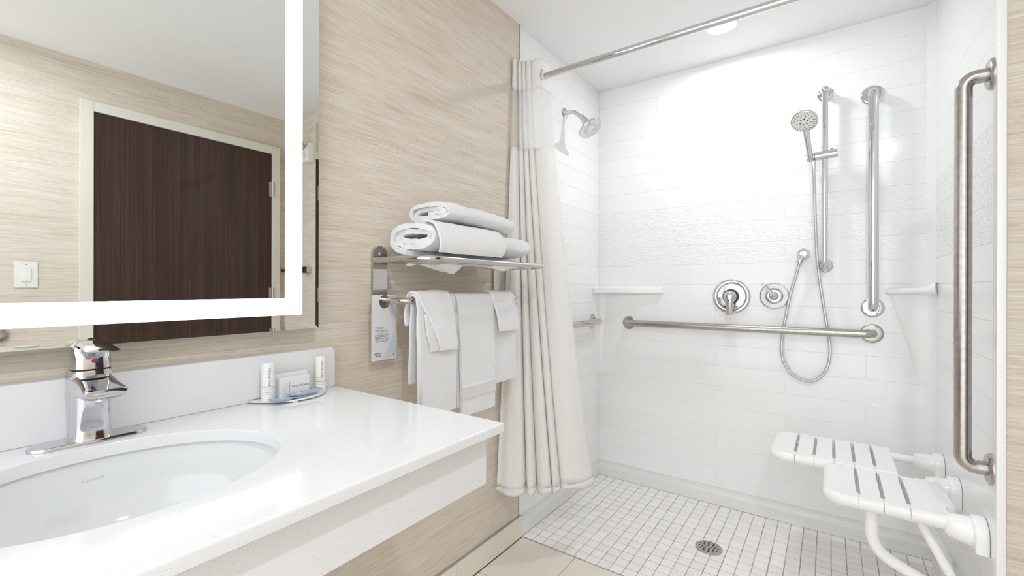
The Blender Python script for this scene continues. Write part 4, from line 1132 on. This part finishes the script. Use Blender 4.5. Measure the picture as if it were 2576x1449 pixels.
# ================================================================== right-hand side of the room (seen in the mirror)
bm = BM(); DY0, DY1, DZ1 = .647, 1.558, 2.016; XD = XB - .014
box(bm, XD - .0, XB - .0005, DY0 + .002, DY1 - .002, .010, DZ1 - .002, .001)
door = struct('door_1', bm, M['wood'], 'dark wood bathroom door seen reflected in the mirror', 'door')
def fr(y0, y1, z0, z1):
    b2 = BM(); box(b2, XB - .026, XB - .0003, y0, y1, z0, z1, .002); obj('door_frame', b2, M['frame'], door)
fr(DY0 - .052, DY0, 0, DZ1 + .052); fr(DY1, DY1 + .051, 0, DZ1 + .052); fr(DY0, DY1, DZ1, DZ1 + .052)
for z in (1.775, 1.055, .30):
    b2 = BM(); tube(b2, [(XD - .012, DY1 + .004, z - .05), (XD - .012, DY1 + .004, z + .05)], .0075, 14); hg = obj('hinge', b2, M['plate'], door, 60)
    b2 = BM(); box(b2, XD - .004, XD + .001, DY1 - .020, DY1 + .010, z - .05, z + .05, .0005); obj('hinge_leaf', b2, M['plate'], hg)
b2 = BM(); lathe(b2, [(.034, 0), (.034, .004), (.028, .012), (.014, .018), (.012, .045)], (XD - .0003, .722, 1.004), (-1, 0, 0), 32); rs_ = obj('lever_rose', b2, M['plate'], door, 40)
b2 = BM(); tube(b2, fillet([(XD - .044, .722, 1.004), (XD - .055, .735, 1.004), (XD - .055, .835, 1.004)], .012, 6), .0095, 16); obj('lever_handle', b2, M['plate'], rs_, 60)
sw = thing('light_switch', 'ivory rocker light switch beside the door, seen in the mirror', 'switch', (XB, .41, 1.166))
b2 = BM(); box(b2, XB - .006, XB - .0003, .371, .450, 1.104, 1.228, .003); obj('cover_plate', b2, M['switch'], sw)
b2 = BM(); box(b2, XB - .0085, XB - .0058, .3945, .4275, 1.133, 1.199, .0008); rk = obj('rocker_frame', b2, M['switch'], sw)
b2 = BM(); prism(b2, [(XB - .0085, 1.136), (XB - .0125, 1.137), (XB - .0095, 1.196), (XB - .0085, 1.196)], 'y', .3975, .4245, 0); obj('rocker', b2, M['switch'], rk, 0)
for z in (1.117, 1.215):
    b2 = BM(); lathe(b2, [(.003, 0), (.0025, .0012)], (XB - .006, .411, z), (-1, 0, 0), 10); obj('screw', b2, M['plate'], sw)
grab_bar('grab_bar', 'steel grab bar on the door-side wall, seen at the mirror left edge', [(XB - .0005, .318, .885), (XB - .055, .318, .885), (XB - .055, -.55, .885), (XB - .0005, -.55, .885)], .0178, .034, 'nickel', [((XB - .0005, .318, .885), (-1, 0, 0)), ((XB - .0005, -.55, .885), (-1, 0, 0))], .041)
al = thing('wall_alarm', 'small white wall unit with amber glass knob, seen in the mirror', 'alarm', (1.74, YS, 1.985))
b2 = BM(); prism(b2, [(YS - .0003, 1.925), (YS - .0003, 2.045), (YS - .030, 2.045), (YS - .050, 1.990), (YS - .038, 1.925)], 'x', 1.705, 1.785, .004, 2); obj('case', b2, M['plastic'], al, 40)
b2 = BM(); lathe(b2, [(.012, 0), (.026, .006), (.032, .022), (.030, .040), (.018, .050), (.012, .052)], (1.765, YS - .040, 2.030), (0.1, -1, 0), 6); obj('amber_lens', b2, M['amber'], al, 10)
b2 = BM(); tube(b2, [(1.725, YS - .0003, 2.025), (1.735, YS - .052, 2.028)], .009, 12); obj('bracket', b2, M['housing'], al)
b2 = BM(); lathe(b2, [(.017, 0), (.016, .002)], (1.748, YS - .047, 1.972), (0, -1, 0), 20); obj('sensor_disc', b2, M['tag_mid'], al)
rb = thing('strap_holder', 'black strap with square chrome clamp on the return wall, in the mirror', 'holder', (1.75, YS, 1.22))
b2 = BM(); box(b2, 1.735, 1.765, YS - .034, YS - .0003, 1.205, 1.240, .003); obj('clamp', b2, M['chrome'], rb)
b2 = BM(); box(b2, 1.757, 1.790, YS - .038, YS - .006, 1.203, 1.243, .004); obj('grip_pad', b2, M['dark'], rb)
b2 = BM(); tube(b2, [(1.78, YS - .020, 1.223), (1.92, YS - .022, 1.223), (2.05, YS - .022, 1.224), (2.068, YS - .02, 1.224)], .011, 12); obj('strap', b2, M['dark'], rb, 60)

# ================================================================== lamps
def downlight(x, y, power, label, r=.052):
    t = thing('ceiling_light', label, 'light', (x, y, H))
    bm = BM(); lathe(bm, [(r * 1.28, -.0003), (r * 1.28, -.004), (r * 1.18, -.010), (r, -.006), (r * .98, -.0005)], (x, y, H), (0, 0, 1), 40, False, False); obj('trim_ring', bm, M['plastic'], t, 40)
    bm = BM(); lathe(bm, [(r * .985, -.004), (r * .6, -.0055), (.002, -.006)], (x, y, H), (0, 0, 1), 40); obj('lens', bm, M['lens'], t, 60)
    ld = bpy.data.lights.new('lamp', 'AREA'); ld.shape = 'DISK'; ld.size = r * 1.6; ld.energy = power;  ld.color = LAMP_COL
    lo = bpy.data.objects.new('lamp', ld); link(lo); lo.parent = t; lo.location = (0, 0, -.0075); OFF[lo.name] = OFF[t.name]
downlight(.725, 2.160, SHOWER_LAMP, 'recessed round ceiling light inside the shower')
downlight(1.458, .139, ROOM_LAMP, 'recessed round ceiling light of the bathroom, outside the picture')
